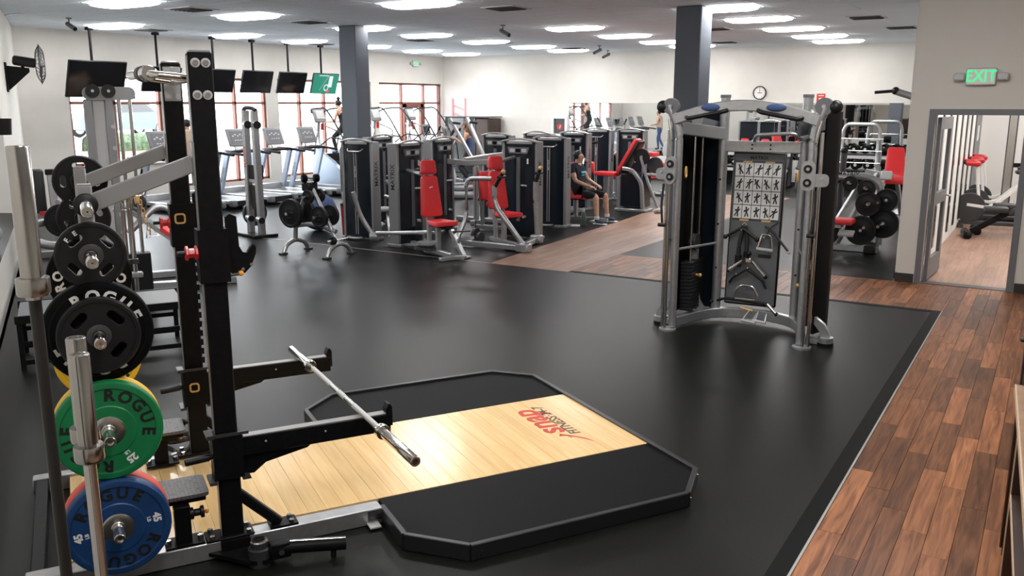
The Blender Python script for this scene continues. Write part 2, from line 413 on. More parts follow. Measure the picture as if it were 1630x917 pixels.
def planks(x0, x1, y0, y1, w=.125, l=.93):
    i = 0; x = x0
    while x < x1-.01:
        ww = min(w, x1-x); y = y0
        first = l*(.25+.25*((i*7) % 4))
        while y < y1-.01:
            ll = min(first if y == y0 else l, y1-y)
            o = bpy.data.objects.new('plank', plank_mesh(ww, ll)); COL.objects.link(o); o.parent = floor
            o.location = (x+ww/2, y+ll/2, -.0002-random.random()*.0008); y += ll
        x += ww; i += 1
planks(-.862, .3, 2.4, 11.82)
planks(-5.38, -.862, 10.29, 11.82)

# walls
def wall_box(name, m, *boxes): return struct(name, m, *boxes)
W = [(11.15, 13.42, .88, 2.78), (13.95, 16.6, .25, 2.8), (17.0, 20.75, .25, 2.82), (21.12, 24.3, .02, 2.81)]
boxes = []; y = 9.4
for (a, c, z0, z1) in W:
    boxes.append(b2(XW-.2, XW, y, a, 0, CZ)); boxes.append(b2(XW-.2, XW, a, c, z1, CZ))
    if z0 > .05: boxes.append(b2(XW-.2, XW, a, c, 0, z0))
    y = c
boxes.append(b2(XW-.2, XW, y, YB, 0, CZ))
wall_box('wall_window_side', 'wall_paint', *boxes)
wall_box('wall_back', 'wall_paint', b2(XW-.2, -1.45, YB, YB+.2, 0, CZ))
_n = RW(-.75, 9.2); 
wl = struct('wall_left', 'wall_paint', b2(-.95, -.75, -3, 20.3, 0, CZ)); wl.rotation_euler = (0, 0, R(RZ))
# wall with the exit door, and the partition that runs back from it
DX0, DX1, DH = -1.28, -.34, 2.06
wall_box('wall_door_side', 'wall_paint_grey', b2(-1.56, DX0, 11.82, 12.0, 0, CZ), b2(DX1, 3.0, 11.82, 12.0, 0, CZ), b2(DX0, DX1, 11.82, 12.0, DH, CZ))
wall_box('wall_partition', 'wall_paint', b2(-1.6, -1.45, 12.0, YB, 0, CZ))
wall_box('wall_room_back', 'wall_white', b2(-1.45, 3.0, 21.6, 21.8, 0, CZ))
wall_box('wall_right', 'wall_paint_grey', b2(3.0, 3.2, -3.2, 21.8, 0, CZ))
wall_box('wall_near', 'wall_paint', b2(-4.0, 3.0, -3.2, -3.0, 0, CZ))
struct('baseboard_door_side', 'base_dark', b2(-1.575, DX0-.08, 11.805, 11.82, 0, .11), b2(DX1+.08, 3.0, 11.805, 11.82, 0, .11), b2(-1.575, -1.56, 11.82, 12, 0, .11))
struct('baseboard_back', 'base_dark', b2(XW, -1.6, YB-.015, YB, 0, .10))
struct('baseboard_partition', 'base_dark', b2(-1.615, -1.6, 12.0, YB, 0, .10))
bbl = struct('baseboard_left', 'trim_light', b2(-.75, -.735, -3, 20.2, 0, .09)); bbl.rotation_euler = (0, 0, R(RZ))

# ceiling: bars with dropped-in tiles near the camera, one gridded slab beyond
TX, TY = 1.2267, .6
CX0, CY0 = -4.78-TX/2, 8.7-TY/2          # a light fills one cell
ceil = struct('ceiling', 'ceiling_bar', b2(-19, 3.2, -3.2, 25, CZ+.03, CZ+.15))
NEAR = CY0+TY*12
far = struct('tile_field', 'ceiling_far', b2(0, 17.0+CX0+TX*10, 0, 25-NEAR, 0, .03), parent=ceil); far.location = (-17.0-TX*0, NEAR, CZ)
far.location = (CX0-TX*11, NEAR, CZ)
far.data = mesh('tile_field', [b2(0, TX*18, 0, 25-NEAR, 0, .03)]); far.data.materials.append(MATS['ceiling_far'])
nearf = struct('tile_field', 'ceiling_far', b2(0, TX*18, 0, TY*19, 0, .03), parent=ceil); nearf.location = (CX0-TX*11, CY0-TY*20, CZ)
ROWS = (8.7, 11.1, 14.1, 16.2, 18.6, 20.9, 22.85)
LIGHTS = [(xc, yc) for i, xc in enumerate((-4.78, -8.46, -12.14, -15.82)) for k, yc in enumerate(ROWS) if (i, k) not in ((0, 0), (0, 1), (1, 2), (3, 0), (1, 0))]
LIGHTS += [(xc, yc) for xc in (-1.1, -4.78) for yc in (1.5, 3.9, 6.3)]+[(-8.46, 3.9), (-8.46, 6.3), (-1.1, 8.7)]      # unseen panels in line with the grid, added to brighten the near area
LSET = {(round(x, 2), round(y, 2)) for x, y in LIGHTS}
tile_me = mesh('ceiling_tile', [b2(-TX/2+.009, TX/2-.009, -TY/2+.009, TY/2-.009, 0, .02, b=.004)]); tile_me.materials.append(MATS['ceiling_tile'])
for i in range(-11, 4):
    for k in range(-1, 12):
        x = CX0+TX*(i+.5); y = CY0+TY*(k+.5)
        if (round(x, 2), round(y, 2)) in LSET: continue
        if RZ and (x*math.cos(R(RZ))+y*math.sin(R(RZ))) < -.9: continue
        if x < XW-.4: continue
        o = bpy.data.objects.new('ceiling_tile', tile_me); COL.objects.link(o); o.parent = ceil; o.location = (x, y, CZ)

# ceiling lights (each gives its own light)
proto = thing('ceiling_light', 'recessed white fluorescent panel glowing in the grey ceiling grid', 'light', (LIGHTS[0][0], LIGHTS[0][1], CZ-.012), 0, 'recessed ceiling light panels')
part(proto, 'frame', 'white_paint', ring2(rrect(1.20, .58, .02), rrect(1.14, .52, .10), .014))
_a, _b, _c = rrect(1.15, .53, .11, 5), rrect(1.11, .49, .12, 5), rrect(.96, .36, .12, 5); _n = len(_a)
part(proto, 'diffuser', 'lamp_lens', ([Vector((*q, z)) for z, r_ in ((.004, _a), (-.028, _b), (-.05, _c)) for q in r_], [(k+o, o+(k+1) % _n, o+_n+(k+1) % _n, o+_n+k)[::-1] for o in (0, _n) for k in range(_n)]+[tuple(range(2*_n, 3*_n))[::-1]]))
def light_label(x, y):
    col = {-4.78: 'rightmost row', -8.46: 'second row from the right', -12.14: 'third row from the right', -15.82: 'row by the windows'}.get(x, 'added unseen over the plank floor')
    n = ['first', 'second', 'third', 'fourth', 'fifth', 'sixth', 'seventh']
    if y < 8: return 'unseen white ceiling panel added over the %s, %s the camera' % ({-1.1: 'plank floor', -4.78: 'lifting platform', -8.46: 'open floor left of the platform'}[x], {1.5: 'beside', 3.9: 'just before', 6.3: 'well before'}[y])
    return 'glowing white ceiling panel, %s from the camera end, %s' % (n[sorted(q for p_, q in LIGHTS if p_ == x and q > 8).index(y)], col)
for i, (x, y) in enumerate(LIGHTS):
    if i == 0: proto['label'] = light_label(x, y)
    else: dup(proto, (x, y, CZ-.012), 0, light_label(x, y))

# pillars
struct('pillar_1', 'pillar_paint', b2(-12.27, -11.85, 13.5, 13.9, 0, CZ, b=.015))
struct('pillar_2', 'pillar_paint', b2(-5.32, -4.9, 13.6, 14.1, 0, CZ, b=.015))

# windows: frame, mullions, transom, one pane per light
def window(n, y0, y1, z0, z1, muls, tz=2.2, frosted=()):
    w = struct_empty('window_%d' % n, 'brown framed shopfront window', (XW-.1, 0, 0))
    fw = .06
    part(w, 'frame', 'brown_frame', b2(-.05, .05, y0, y0+fw, z0, z1), b2(-.05, .05, y1-fw, y1, z0, z1), b2(-.05, .05, y0, y1, z1-fw, z1), b2(-.05, .05, y0, y1, z0, z0+fw))
    part(w, 'transom', 'brown_frame', b2(-.05, .05, y0, y1, tz-.03, tz+.03))
    ys = [y0]+list(muls)+[y1]
    for m in muls: part(w, 'mullion', 'brown_frame', b2(-.05, .05, m-.03, m+.03, z0, z1))
    for i, (a, c) in enumerate(zip(ys, ys[1:])):
        for lo, hi in ((z0, tz), (tz, z1)):
            part(w, 'pane', 'frosted_pane' if i in frosted else 'window_glass', b2(-.006, .006, a, c, lo, hi))
    return w
window(1, 11.15, 13.42, .88, 2.78, [12.22])
window(2, 13.95, 16.6, .25, 2.8, [14.75, 15.6], frosted=(0,))
window(3, 17.0, 20.75, .25, 2.82, [17.84, 18.8, 19.8])
w4 = window(4, 21.12, 24.3, .02, 2.81, [22.27, 23.42], frosted=(2,))
part(w4, 'door_stile', 'brown_frame', b2(-.04, .06, 22.4, 22.48, .02, 2.17), b2(-.04, .06, 23.22, 23.36, .02, 2.17), b2(-.04, .06, 22.4, 23.36, 2.06, 2.17), b2(-.04, .06, 22.4, 23.36, .02, .25))
part(w4, 'door_notice', 'print_white', b2(.02, .03, 22.75, 22.98, 1.35, 1.6))
part(w4, 'notice_print', 'print_red', b2(.03, .032, 22.8, 22.93, 1.38, 1.47), b2(.03, .032, 22.78, 22.95, 1.54, 1.57))
struct('window_sill', 'wall_white', b2(XW, XW+.07, 11.1, 13.47, .84, .88, b=.01))

# mirror along the back wall, in sheets
def mirror(x0, x1, label):
    t = thing('wall_mirror', label, 'mirror', ((x0+x1)/2, YB, 0)); h = (x1-x0)/2
    part(t, 'mirror_sheet', 'mirror_glass', b2(-h+.004, h-.004, -.012, -.004, .70, 2.2)); part(t, 'backing', 'light_plastic', b2(-h, h, -.004, 0, .695, 2.205))
_mx = [-12.9, -11.45, -9.0, -6.6, -4.2, -1.65]
_ml = ['narrow wall mirror sheet at the left end of the back wall', 'wall mirror sheet behind the two far weight towers', 'wall mirror sheet behind the left leg of the cable trainer',
       'wall mirror sheet below the round wall clock', 'wall mirror sheet behind the fixed barbell rack']
for a, c, l in zip(_mx, _mx[1:], _ml): mirror(a, c, l)
# mirror on the left wall beside the rack
t = thing('wall_mirror', 'large mirror on the left wall beside the weight plates', 'mirror', RW(-.75, 9.4), RZ)
part(t, 'mirror_sheet', 'mirror_glass', b2(.004, .012, -4.2, 4.2, .55, 2.12)); part(t, 'backing', 'light_plastic', b2(0, .004, -4.21, 4.21, .545, 2.125))

# exit door opening
d = struct_empty('door_1', 'grey door frame with a glazed door standing open', (0, 11.82, 0))
part(d, 'door_frame', 'door_grey', b2(DX0-.07, DX0, -.03, .2, 0, DH+.07), b2(DX1, DX1+.07, -.03, .2, 0, DH+.07), b2(DX0, DX1, -.03, .2, DH, DH+.07))
part(d, 'threshold', 'dark_steel', b2(DX0, DX1, 0, .18, 0, .006))
lf = part(d, 'door_leaf', 'door_grey', b2(-.045, 0, 0, .12, .02, 2.03), b2(-.045, 0, .78, .9, .02, 2.03), b2(-.045, 0, .12, .78, 1.88, 2.03), b2(-.045, 0, .12, .78, .02, .28), b2(-.045, 0, .12, .78, .95, 1.1), loc=(DX0+.055, .16, 0))
lf.rotation_euler = (0, 0, R(-3))
part(lf, 'pane', 'window_glass', b2(-.026, -.02, .12, .78, .28, .95)); part(lf, 'pane', 'window_glass', b2(-.026, -.02, .12, .78, 1.1, 1.88))
part(lf, 'door_handle', 'chrome', cyl((0, .84, 1.02), (.06, .84, 1.02), .012), cyl((.055, .85, 1.02), (.055, .72, 1.02), .010))

# outdoors beyond the windows
struct('ground_outside', 'concrete', b2(-70, XW-.2, -25, 75, -.25, -.1))
struct('bank_outside', 'concrete', b2(-26, -22.5, 5, 30, -.1, .75), b2(-70, -26, 5, 45, -.1, .80))
t = thing('hedge', 'low green hedge outside the first window', 'hedge', (-23.5, 16.9, .75))
_h = bmesh.new(); bmesh.ops.create_grid(_h, x_segments=40, y_segments=8, size=1)
_hv = []
for v in _h.verts:
    a = v.co.y*PI/2*1.02; _hv.append(Vector((.55*math.sin(a)+random.uniform(-.06, .06), v.co.x*1.5, max(0, .62*math.cos(a))**.6*.75+random.uniform(-.05, .05))))
_h.verts.index_update(); _hs = (_hv, [tuple(v.index for v in f.verts) for f in _h.faces]); _h.free()
part(t, 'foliage', 'hedge', _hs); part(t, 'root_bed', 'rust', b2(-.6, .6, -1.5, 1.5, -.02, .08))
t = thing('parked_car', 'blue grey car parked outside the first window', 'car', (-34, 23.6, .80), 88)
part(t, 'body', 'car_paint', prism([(-2.2, .35), (-2.25, .75), (-2.0, .92), (-1.5, .98), (-1.0, 1.0), (-.55, 1.42), (.75, 1.45), (1.35, 1.05), (2.0, .98), (2.25, .8), (2.25, .35), (1.85, .3), (-1.85, .3)], 1.75, Matrix.Translation((0, .875, 0)) @ Matrix.Rotation(R(90), 4, 'X')))
part(t, 'side_glass', 'black_gloss', prism([(-.9, 1.02), (-.5, 1.36), (.05, 1.38), (.05, 1.02)], 1.77, Matrix.Translation((0, .885, 0)) @ Matrix.Rotation(R(90), 4, 'X')), prism([(.12, 1.02), (.12, 1.38), (.7, 1.38), (1.15, 1.03)], 1.77, Matrix.Translation((0, .885, 0)) @ Matrix.Rotation(R(90), 4, 'X')))
for sx in (-1.35, 1.4):
    for sy in (-.88, .68):
        w = part(t, 'wheel', 'tyre', lat((sx, sy, .33), (sx, sy+.2, .33), [(0, 0), (.24, 0), (.33, .03), (.33, .17), (.24, .2), (0, .2)], 20))
        part(w, 'hubcap', 'silver', lat((sx, sy-.01, .33), (sx, sy+.21, .33), [(0, 0), (.2, 0), (.2, .22), (0, .22)], 16))

# ------------------------------------------------------------------ lifting platform
def rthing(name, label, cat, v, u, z=0, group=None): return thing(name, label, cat, RW(v, u, z), RZ, group)
def off(v, u, shapes, z=0): M = Matrix.Translation((-v, -u, -z)); return [xf(s, M) for s in shapes]
PO = (2.0, 4.9)
plat = rthing('lifting_platform', 'low black framed lifting platform with blond wood centre and red lettering', 'platform', *PO)
OCT = [(1.34, 3.88), (1.59, 3.63), (2.91, 3.63), (3.16, 3.88), (3.16, 5.92), (2.91, 6.17), (1.59, 6.17), (1.34, 5.92)]
for k in range(8):
    a, c = OCT[k], OCT[(k+1) % 8]
    if k == 7:          # the rack side is open between the rails
        for lo, hi in (((1.34, 5.92), (1.34, 5.45)), ((1.34, 4.24), (1.34, 3.88))):
            part(plat, 'frame_rail', 'frame_black', *off(*PO, [beam([(*lo, .043), (*hi, .043)], .032, .086, c=.004)]))
        continue
    r = part(plat, 'frame_rail', 'frame_black', *off(*PO, [beam([(*a, .043), (*c, .043)], .032, .086, c=.004)]))
    if k in (1, 2):
        n = Vector((c[1]-a[1], a[0]-c[0], 0)).normalized()
        sh = []
        for t in (.04, .96):
            p = Vector((*a, .045)).lerp(Vector((*c, .045)), t); sh.append(cyl(p+n*.012, p+n*.02, .006, 8))
        part(r, 'bolt', 'steel', *off(*PO, sh[:1])); part(r, 'bolt', 'steel', *off(*PO, sh[1:]))
part(plat, 'rubber_panel', 'black_bumper', *off(*PO, [prism([(1.355, 3.89), (1.6, 3.645), (2.9, 3.645), (3.145, 3.89), (3.145, 4.345), (1.355, 4.345)], .07)]))
part(plat, 'rubber_panel', 'black_bumper', *off(*PO, [prism([(1.355, 5.435), (3.145, 5.435), (3.145, 5.91), (2.9, 6.155), (1.6, 6.155), (1.355, 5.91)], .07)]))
part(plat, 'plywood_base', 'rust', *off(*PO, [b2(-.15, 3.14, 4.35, 5.43, 0, .055)]))
_bw = .0945; _pm = mesh('board', [b2(-_bw/2+.0004, _bw/2-.0004, -.54, .54, -.016, 0, b=.0008)]); _pm.materials.append(MATS['maple'])
for k in range(35):
    o = bpy.data.objects.new('board', _pm); COL.objects.link(o); o.parent = plat
    o.location = (-.16+_bw*(k+.5)-PO[0], 4.89-PO[1], .072+random.random()*.0004)
# printed logo: letters run away from the rack front (+u), their tops towards the rack (-v)
LM = lambda v, u: Matrix.Translation((v-PO[0], u-PO[1], .0727)) @ Matrix.Rotation(R(90), 4, 'Z')
part(plat, 'red_lettering', 'print_red', txt('snap', .27, LM(2.70, 5.0), .0005, .006, shear=.12), label='red lettering')
part(plat, 'brown_lettering', 'print_brown', txt('FITNESS\u00b724-7', .102, LM(2.83, 4.98), .0005, .0016, shear=.15), label='thin brown lettering')
def flatline(pts, ws, v, u):
    P = [Vector((x, y, 0)) for x, y in pts]; L_, R_ = [], []
    for i, p in enumerate(P):
        t = (P[min(i+1, len(P)-1)]-P[max(i-1, 0)]).normalized(); n = Vector((-t.y, t.x, 0)); L_.append(p+n*ws[i]/2); R_.append(p-n*ws[i]/2)
    vs = L_+R_; n = len(P); return xf((vs, [(i+1, i, n+i, n+i+1) for i in range(n-1)]), LM(v, u))
part(plat, 'runner_mark', 'print_red', flatline([(-.17, -.10), (-.10, -.075), (-.03, -.02), (.0, .01), (.015, .05)], [.004, .018, .02, .016, .03], 2.76, 4.70),
     flatline([(-.06, .0), (-.02, .0), (.04, .03)], [.006, .012, .005], 2.76, 4.70), flatline([(0, .06), (.03, .03), (.06, .045)], [.004, .01, .004], 2.76, 4.70))

# ------------------------------------------------------------------ half rack
RO = (.3, 4.85)
rack = rthing('squat_rack', 'tall black half rack with grey plate storage posts on the lifting platform', 'rack', *RO)
rp = lambda parent, name, m, *s, **k: part(parent, name, m, *off(*RO, s), **k)
UV_ = .565
def bolt(parent, v, u, z, dv=0, du=-1, r=.016):
    b_ = rp(parent, 'bolt', 'light_plastic', lat((v, u, z), (v+dv*.02, u+du*.02, z), [(0, 0), (r*1.3, 0), (r*1.3, .004), (r*.9, .005), (0, .005)], 16))
    rp(b_, 'bolt_head', 'steel', lat((v, u, z), (v+dv*.02, u+du*.02, z), [(0, .004), (r*.85, .004), (r*.8, .013), (r*.45, .013), (r*.4, .008), (0, .008)], 6)); return b_
for u, nm in ((4.255, 'f'), (5.445, 'r')):
    up = rp(rack, 'upright', 'black_steel', b2(UV_-.0525, UV_+.0525, u-.04, u+.04, .09, 2.42, b=.006))
    rp(up, 'lit_side_strip', 'silver_paint', b2(UV_-.0545, UV_-.0522, u-.032, u+.032, .1, 2.405))  # light on the upright's side face, put in as a paler strip
    rp(up, 'cap', 'silver', b2(UV_-.048, UV_+.048, u-.036, u+.036, 2.418, 2.43, b=.005))
    rp(up, 'foot_plate', 'black_steel', b2(UV_-.13, UV_+.10, u-.06, u+.06, .09, .102, b=.004))
    for dv in (-.10, .075):
        for du in (-.042, .042): rp(up, 'foot_bolt', 'steel', cyl((UV_+dv, u+du, .10), (UV_+dv, u+du, .118), .013, 6))
    rp(up, 'gusset', 'black_steel', beam([(UV_+.04, u, .30), (UV_+.23, u, .105)], .05, .05), b2(UV_+.18, UV_+.32, u-.05, u+.05, .09, .102))
    for du in (-.03, .03): rp(up, 'gusset_bolt', 'steel', cyl((UV_+.29, u+du, .1), (UV_+.29, u+du, .118), .013, 6))
    # toothed height strip on the side
    if nm == 'r':
        for k in range(13): rp(up, 'tooth', 'black_steel', b2(UV_+.0525, UV_+.066, u-.03, u+.02, .66+k*.056, .66+k*.056+.036))
    # storage post, sloping arm and base rail
    po = rp(rack, 'storage_post', 'grey_paint', b2(.02, .082, u-.035, u+.035, .09, 1.85, b=.006))
    rp(po, 'post_cap', 'silver_paint', b2(.024, .078, u-.03, u+.03, 1.849, 1.856))
    rp(rack, 'sloping_arm', 'grey_paint', beam([(.085, u, 1.775), (UV_-.06, u, 1.93)], .05, .075, c=.005))
    rp(rack, 'arm_flange', 'silver_paint', b2(UV_-.062, UV_-.052, u-.045, u+.045, 1.83, 2.03, b=.003))
    rp(rack, 'base_rail', 'silver', b2(-.35, 1.33, u-.055 if nm == 'f' else u-.02, u+.04 if nm == 'f' else u+.055, .0, .09, b=.005))
    for k, z in enumerate((1.77, 1.56, 1.22, .79, .34)):
        L = .31; g = -1 if nm == 'f' else 1
        pg = rp(rack, 'plate_peg', 'chrome', lat((.051, u+g*.035, z), (.051, u+g*(.035+L), z), [(0, 0), (.0245, 0), (.0245, L-.004), (.0215, L), (.015, L), (.014, L-.012), (0, L-.012)], 20))
        rp(pg, 'rubber_stop', 'black_plastic', lat((.051, u+g*.036, z), (.051, u+g*.066, z), [(0, 0), (.047, 0), (.05, .005), (.05, .024), (.042, .03), (0, .03)], 20))
        rp(pg, 'peg_hole_shade', 'print_black', lat((.051, u+g*(.035+L-.0135), z), (.051, u+g*(.035+L-.011), z), [(0, 0), (.0145, 0), (0, .002)], 14))  # black disc standing in for the shade inside the hollow peg
for dv in (-.022, .022):
    for z in (2.375, 2.235): bolt(rack, UV_+dv, 4.215, z)
rp(rack, 'rail_end_block', 'dark_steel', b2(1.25, 1.335, 4.192, 4.2, .03, .085)); 
for v in (1.272, 1.312): rp(rack, 'rail_bolt', 'steel', cyl((v, 4.195, .058), (v, 4.178, .058), .014, 10))
rp(rack, 'rail_tab', 'light_plastic', b2(1.24, 1.30, 4.13, 4.2, .012, .02))
rp(rack, 'cross_rail', 'black_steel', b2(-.33, -.27, 4.29, 5.43, .01, .085, b=.004))
rp(rack, 'rear_cross_rail', 'black_steel', b2(.03, .075, 4.29, 5.41, 1.60, 1.67, b=.004))
# pull-up bar between the uprights with a chrome grip
br = rp(rack, 'pull_up_bracket', 'silver', b2(UV_-.045, UV_+.045, 5.40, 5.408, 2.21, 2.40, b=.003))
for dv in (-.024, .024):
    for z in (2.375, 2.235): rp(br, 'bolt', 'light_plastic', cyl((UV_+dv, 5.40, z), (UV_+dv, 5.385, z), .015, 12))
rp(rack, 'pull_up_bar', 'steel', tube([(UV_, 5.40, 2.315), (UV_, 4.30, 2.315)], .019, 12))
gr = rp(rack, 'pull_up_grip', 'chrome', tube([(UV_-.02, 4.45, 2.315), (.375, 4.45, 2.33), (.375, 4.62, 2.335)], .017, 12, .04), lat((.375, 4.5, 2.335), (.345, 5.33, 2.345), [(0, 0), (.033, 0), (.036, .004), (.036, .16), (.024, .17), (.024, .80), (0, .80)], 20))
rp(gr, 'grip_band', 'black_plastic', lat((.369, 4.66, 2.337), (.364, 4.80, 2.339), [(0, 0), (.039, 0), (.039, .13), (0, .13)], 18))
rp(rack, 'pull_up_grip', 'chrome', tube([(UV_-.02, 5.30, 2.315), (.345, 5.30, 2.345)], .017, 12))

# bar catches (hooks) and spotter arms slide on the uprights
def badge(parent, v, u, z):
    rp(parent, 'badge', 'gold', ring2(rrect(.062, .062, .017, 4), rrect(.042, .042, .010, 4), .003, face_M(v, u, z)), label='tan square outline badge')
def catch(u, label):
    t = rthing('bar_catch', label, 'rack hook', UV_, u, 1.5)
    O = (UV_, u, 1.5); P = lambda parent, name, m, *s, **k: part(parent, name, m, *[xf(x, Matrix.Translation((-O[0], -O[1], -O[2]))) for x in s], **k)
    sl = P(t, 'sleeve', 'black_steel', ring2([(UV_-.068, u-.054), (UV_+.068, u-.054), (UV_+.068, u+.054), (UV_-.068, u+.054)], [(UV_-.056, u-.0425), (UV_+.056, u-.0425), (UV_+.056, u+.0425), (UV_-.056, u+.0425)], .25, Matrix.Translation((0, 0, 1.38))))
    P(t, 'hook', 'black_steel', prism([(.065, .02), (.065, .27), (.085, .285), (.115, .27), (.12, .13), (.135, .10), (.155, .095), (.17, .12), (.185, .135), (.197, .12), (.195, .09), (.17, .03), (.14, .0), (.08, .0)], .03, Matrix.Translation((UV_, u+.015, 1.41)) @ Matrix.Rotation(R(90), 4, 'X')))
    P(t, 'hook_bolt', 'steel', cyl((UV_+.13, u-.016, 1.43), (UV_+.13, u-.022, 1.43), .008, 8)); P(t, 'hook_bolt', 'steel', cyl((UV_+.17, u-.016, 1.45), (UV_+.17, u-.022, 1.45), .008, 8))
    P(t, 'pin_shaft', 'black_plastic', cyl((UV_-.06, u-.03, 1.525), (UV_-.16, u-.03, 1.525), .011, 10))
    P(t, 'pin_spool', 'red_plastic', lat((UV_-.068, u-.03, 1.525), (UV_-.125, u-.03, 1.525), [(0, 0), (.03, 0), (.034, .004), (.034, .012), (.022, .016), (.022, .04), (.034, .044), (.034, .053), (.03, .057), (0, .057)], 8))
    P(t, 'knob_stem', 'dark_steel', cyl((UV_+.05, u-.03, 1.405), (UV_+.105, u-.03, 1.41), .008, 10))
    P(t, 'knob', 'orange', ball(UV_+.117, u-.03, 1.412, .014))
    if u > 5: M = Matrix.Translation((-O[0], -O[1], -O[2])); part(t, 'badge', 'gold', ring2(rrect(.062, .062, .017, 4), rrect(.042, .042, .010, 4), .003, M @ face_M(UV_-.015, u-.055, 1.545)), label='tan square outline badge')
catch(4.255, 'black bar hook with red spool on the nearer rack upright')
catch(5.445, 'black bar hook with tan badge and red spool on the farther rack upright')
def spotter(u, label):
    t = rthing('spotter_arm', label, 'spotter arm', UV_, u, .5)
    P = lambda parent, name, m, *s, **k: part(parent, name, m, *[xf(x, Matrix.Translation((-UV_, -u, -.5))) for x in s], **k)
    P(t, 'sleeve', 'black_steel', ring2([(UV_-.07, u-.056), (UV_+.07, u-.056), (UV_+.07, u+.056), (UV_-.07, u+.056)], [(UV_-.056, u-.0425), (UV_+.056, u-.0425), (UV_+.056, u+.0425), (UV_-.056, u+.0425)], .22, Matrix.Translation((0, 0, .405))))
    for q in (b2(UV_-.095, UV_+.10, u-.062, u-.055, .625, .64), b2(UV_-.095, UV_-.06, u-.06, u+.06, .62, .63), b2(UV_+.06, UV_+.10, u-.06, u+.06, .39, .40), b2(UV_-.095, UV_-.06, u-.06, u+.06, .385, .40)): P(t, 'flange', 'dark_steel', q)
    P(t, 'arm', 'black_steel', b2(UV_+.06, 1.40, u-.03, u+.03, .50, .595, b=.004))
    P(t, 'arm_top_strip', 'grey_paint', b2(UV_+.08, 1.39, u-.026, u+.026, .594, .600))
    P(t, 'end_lip', 'black_steel', prism([(0, 0), (.035, 0), (.035, .10), (.025, .12), (.012, .12), (.006, .10), (0, .09)], .056, Matrix.Translation((1.375, u+.028, .53)) @ Matrix.Rotation(R(90), 4, 'X')))
    P(t, 'gusset', 'black_steel', prism([(0, .01), (0, -.105), (.06, -.105), (.12, -.06), (.33, -.02), (.37, .01)], .012, Matrix.Translation((UV_+.065, u+.006, .5)) @ Matrix.Rotation(R(90), 4, 'X')))
    P(t, 'pull_handle', 'black_plastic', lat((UV_-.06, u-.03, .525), (UV_-.20, u-.03, .515), [(0, 0), (.012, 0), (.012, .02), (.018, .03), (.018, .135), (.012, .14), (0, .14)], 12))
    for v in (.75, 1.05, 1.3): P(t, 'rivet', 'light_plastic', cyl((v, u-.03, .56), (v, u-.033, .56), .005, 8))
    part(t, 'badge', 'gold', ring2(rrect(.058, .058, .017, 4), rrect(.038, .038, .010, 4), .003, Matrix.Translation((-UV_, -u, -.5)) @ face_M(UV_-.008, u-.057, .52)), label='tan square outline badge') if u > 5 else None
spotter(4.255, 'black spotter arm on the nearer upright, under the barbell\'s near sleeve')
spotter(5.445, 'black spotter arm on the farther upright, with tan badge on its sleeve')

# landmine swivel on the rail end by the nearer upright
t = rthing('landmine_attachment', 'black and chrome landmine bar sleeve hinged beside the nearer upright base', 'landmine', .62, 4.12)
P = lambda parent, name, m, *s, **k: part(parent, name, m, *off(.62, 4.12, s), **k)
P(t, 'bracket', 'black_steel', prism([(.44, 4.2), (.70, 4.2), (.74, 4.06), (.68, 4.0), (.60, 4.02), (.52, 4.12)], .02, Matrix.Translation((0, 0, .02))), b2(.5, .64, 4.18, 4.2, .0, .09))
P(t, 'pivot', 'dark_steel', lat((.66, 4.06, .0), (.66, 4.06, .12), [(0, 0), (.055, 0), (.055, .085), (.042, .09), (.042, .12), (.028, .12), (.026, .09), (0, .09)], 20))
P(t, 'pivot_ring', 'chrome', lat((.66, 4.06, .115), (.66, 4.06, .13), [(.028, 0), (.04, 0), (.042, .006), (.038, .012), (.028, .012), (.028, 0)], 20))
P(t, 'yoke', 'black_steel', b2(.70, .80, 4.0, 4.06, .03, .11, b=.006)); P(t, 'yoke_pin', 'steel', cyl((.75, 3.985, .07), (.75, 4.075, .07), .014, 12))
P(t, 'bar_sleeve', 'black_steel', tube([(.76, 4.03, .075), (1.06, 3.96, .06)], .032, 14)); P(t, 'sleeve_top', 'chrome', beam([(.80, 4.02, .108), (1.06, 3.96, .093)], .018, .006)); P(t, 'sleeve_foot', 'black_plastic', cyl((1.0, 3.975, .035), (1.0, 3.975, .0), .014, 10))

# step boards on stands
def step(u, label, du):
    t = rthing('step_board', label, 'step', .33, u)
    P = lambda parent, name, m, *s, **k: part(parent, name, m, *off(.33, u, s), **k)
    P(t, 'tread', 'tread_plate', prism(rrect(.30, .24, .025, 3), .018, Matrix.Translation((.32, u, .318)))); P(t, 'tread_skirt', 'black_steel', b2(.185, .455, u-.105, u+.105, .29, .318, b=.004))
    P(t, 'stand', 'black_steel', b2(.30, .375, u-.10-du, u-.03-du, .10, .29, b=.004)); P(t, 'foot', 'black_steel', b2(.25, .43, u-.125-du, u-.01-du, .09, .102))
    for v in (.265, .415): P(t, 'foot_bolt', 'steel', cyl((v, u-.07-du, .10), (v, u-.07-du, .12), .014, 6))
    P(t, 'spool', 'black_plastic', lat((.375, u-.065-du, .235), (.44, u-.065-du, .235), [(0, 0), (.03, 0), (.03, .015), (.018, .02), (.018, .045), (.03, .05), (.03, .065), (0, .065)], 12)); P(t, 'spool_knob', 'orange', ball(.452, u-.065-du, .232, .011))
step(4.37, 'black tread step board on a post beside the blue plate', 0.04)
step(5.30, 'black tread step board on a post behind the green plate', -.12)
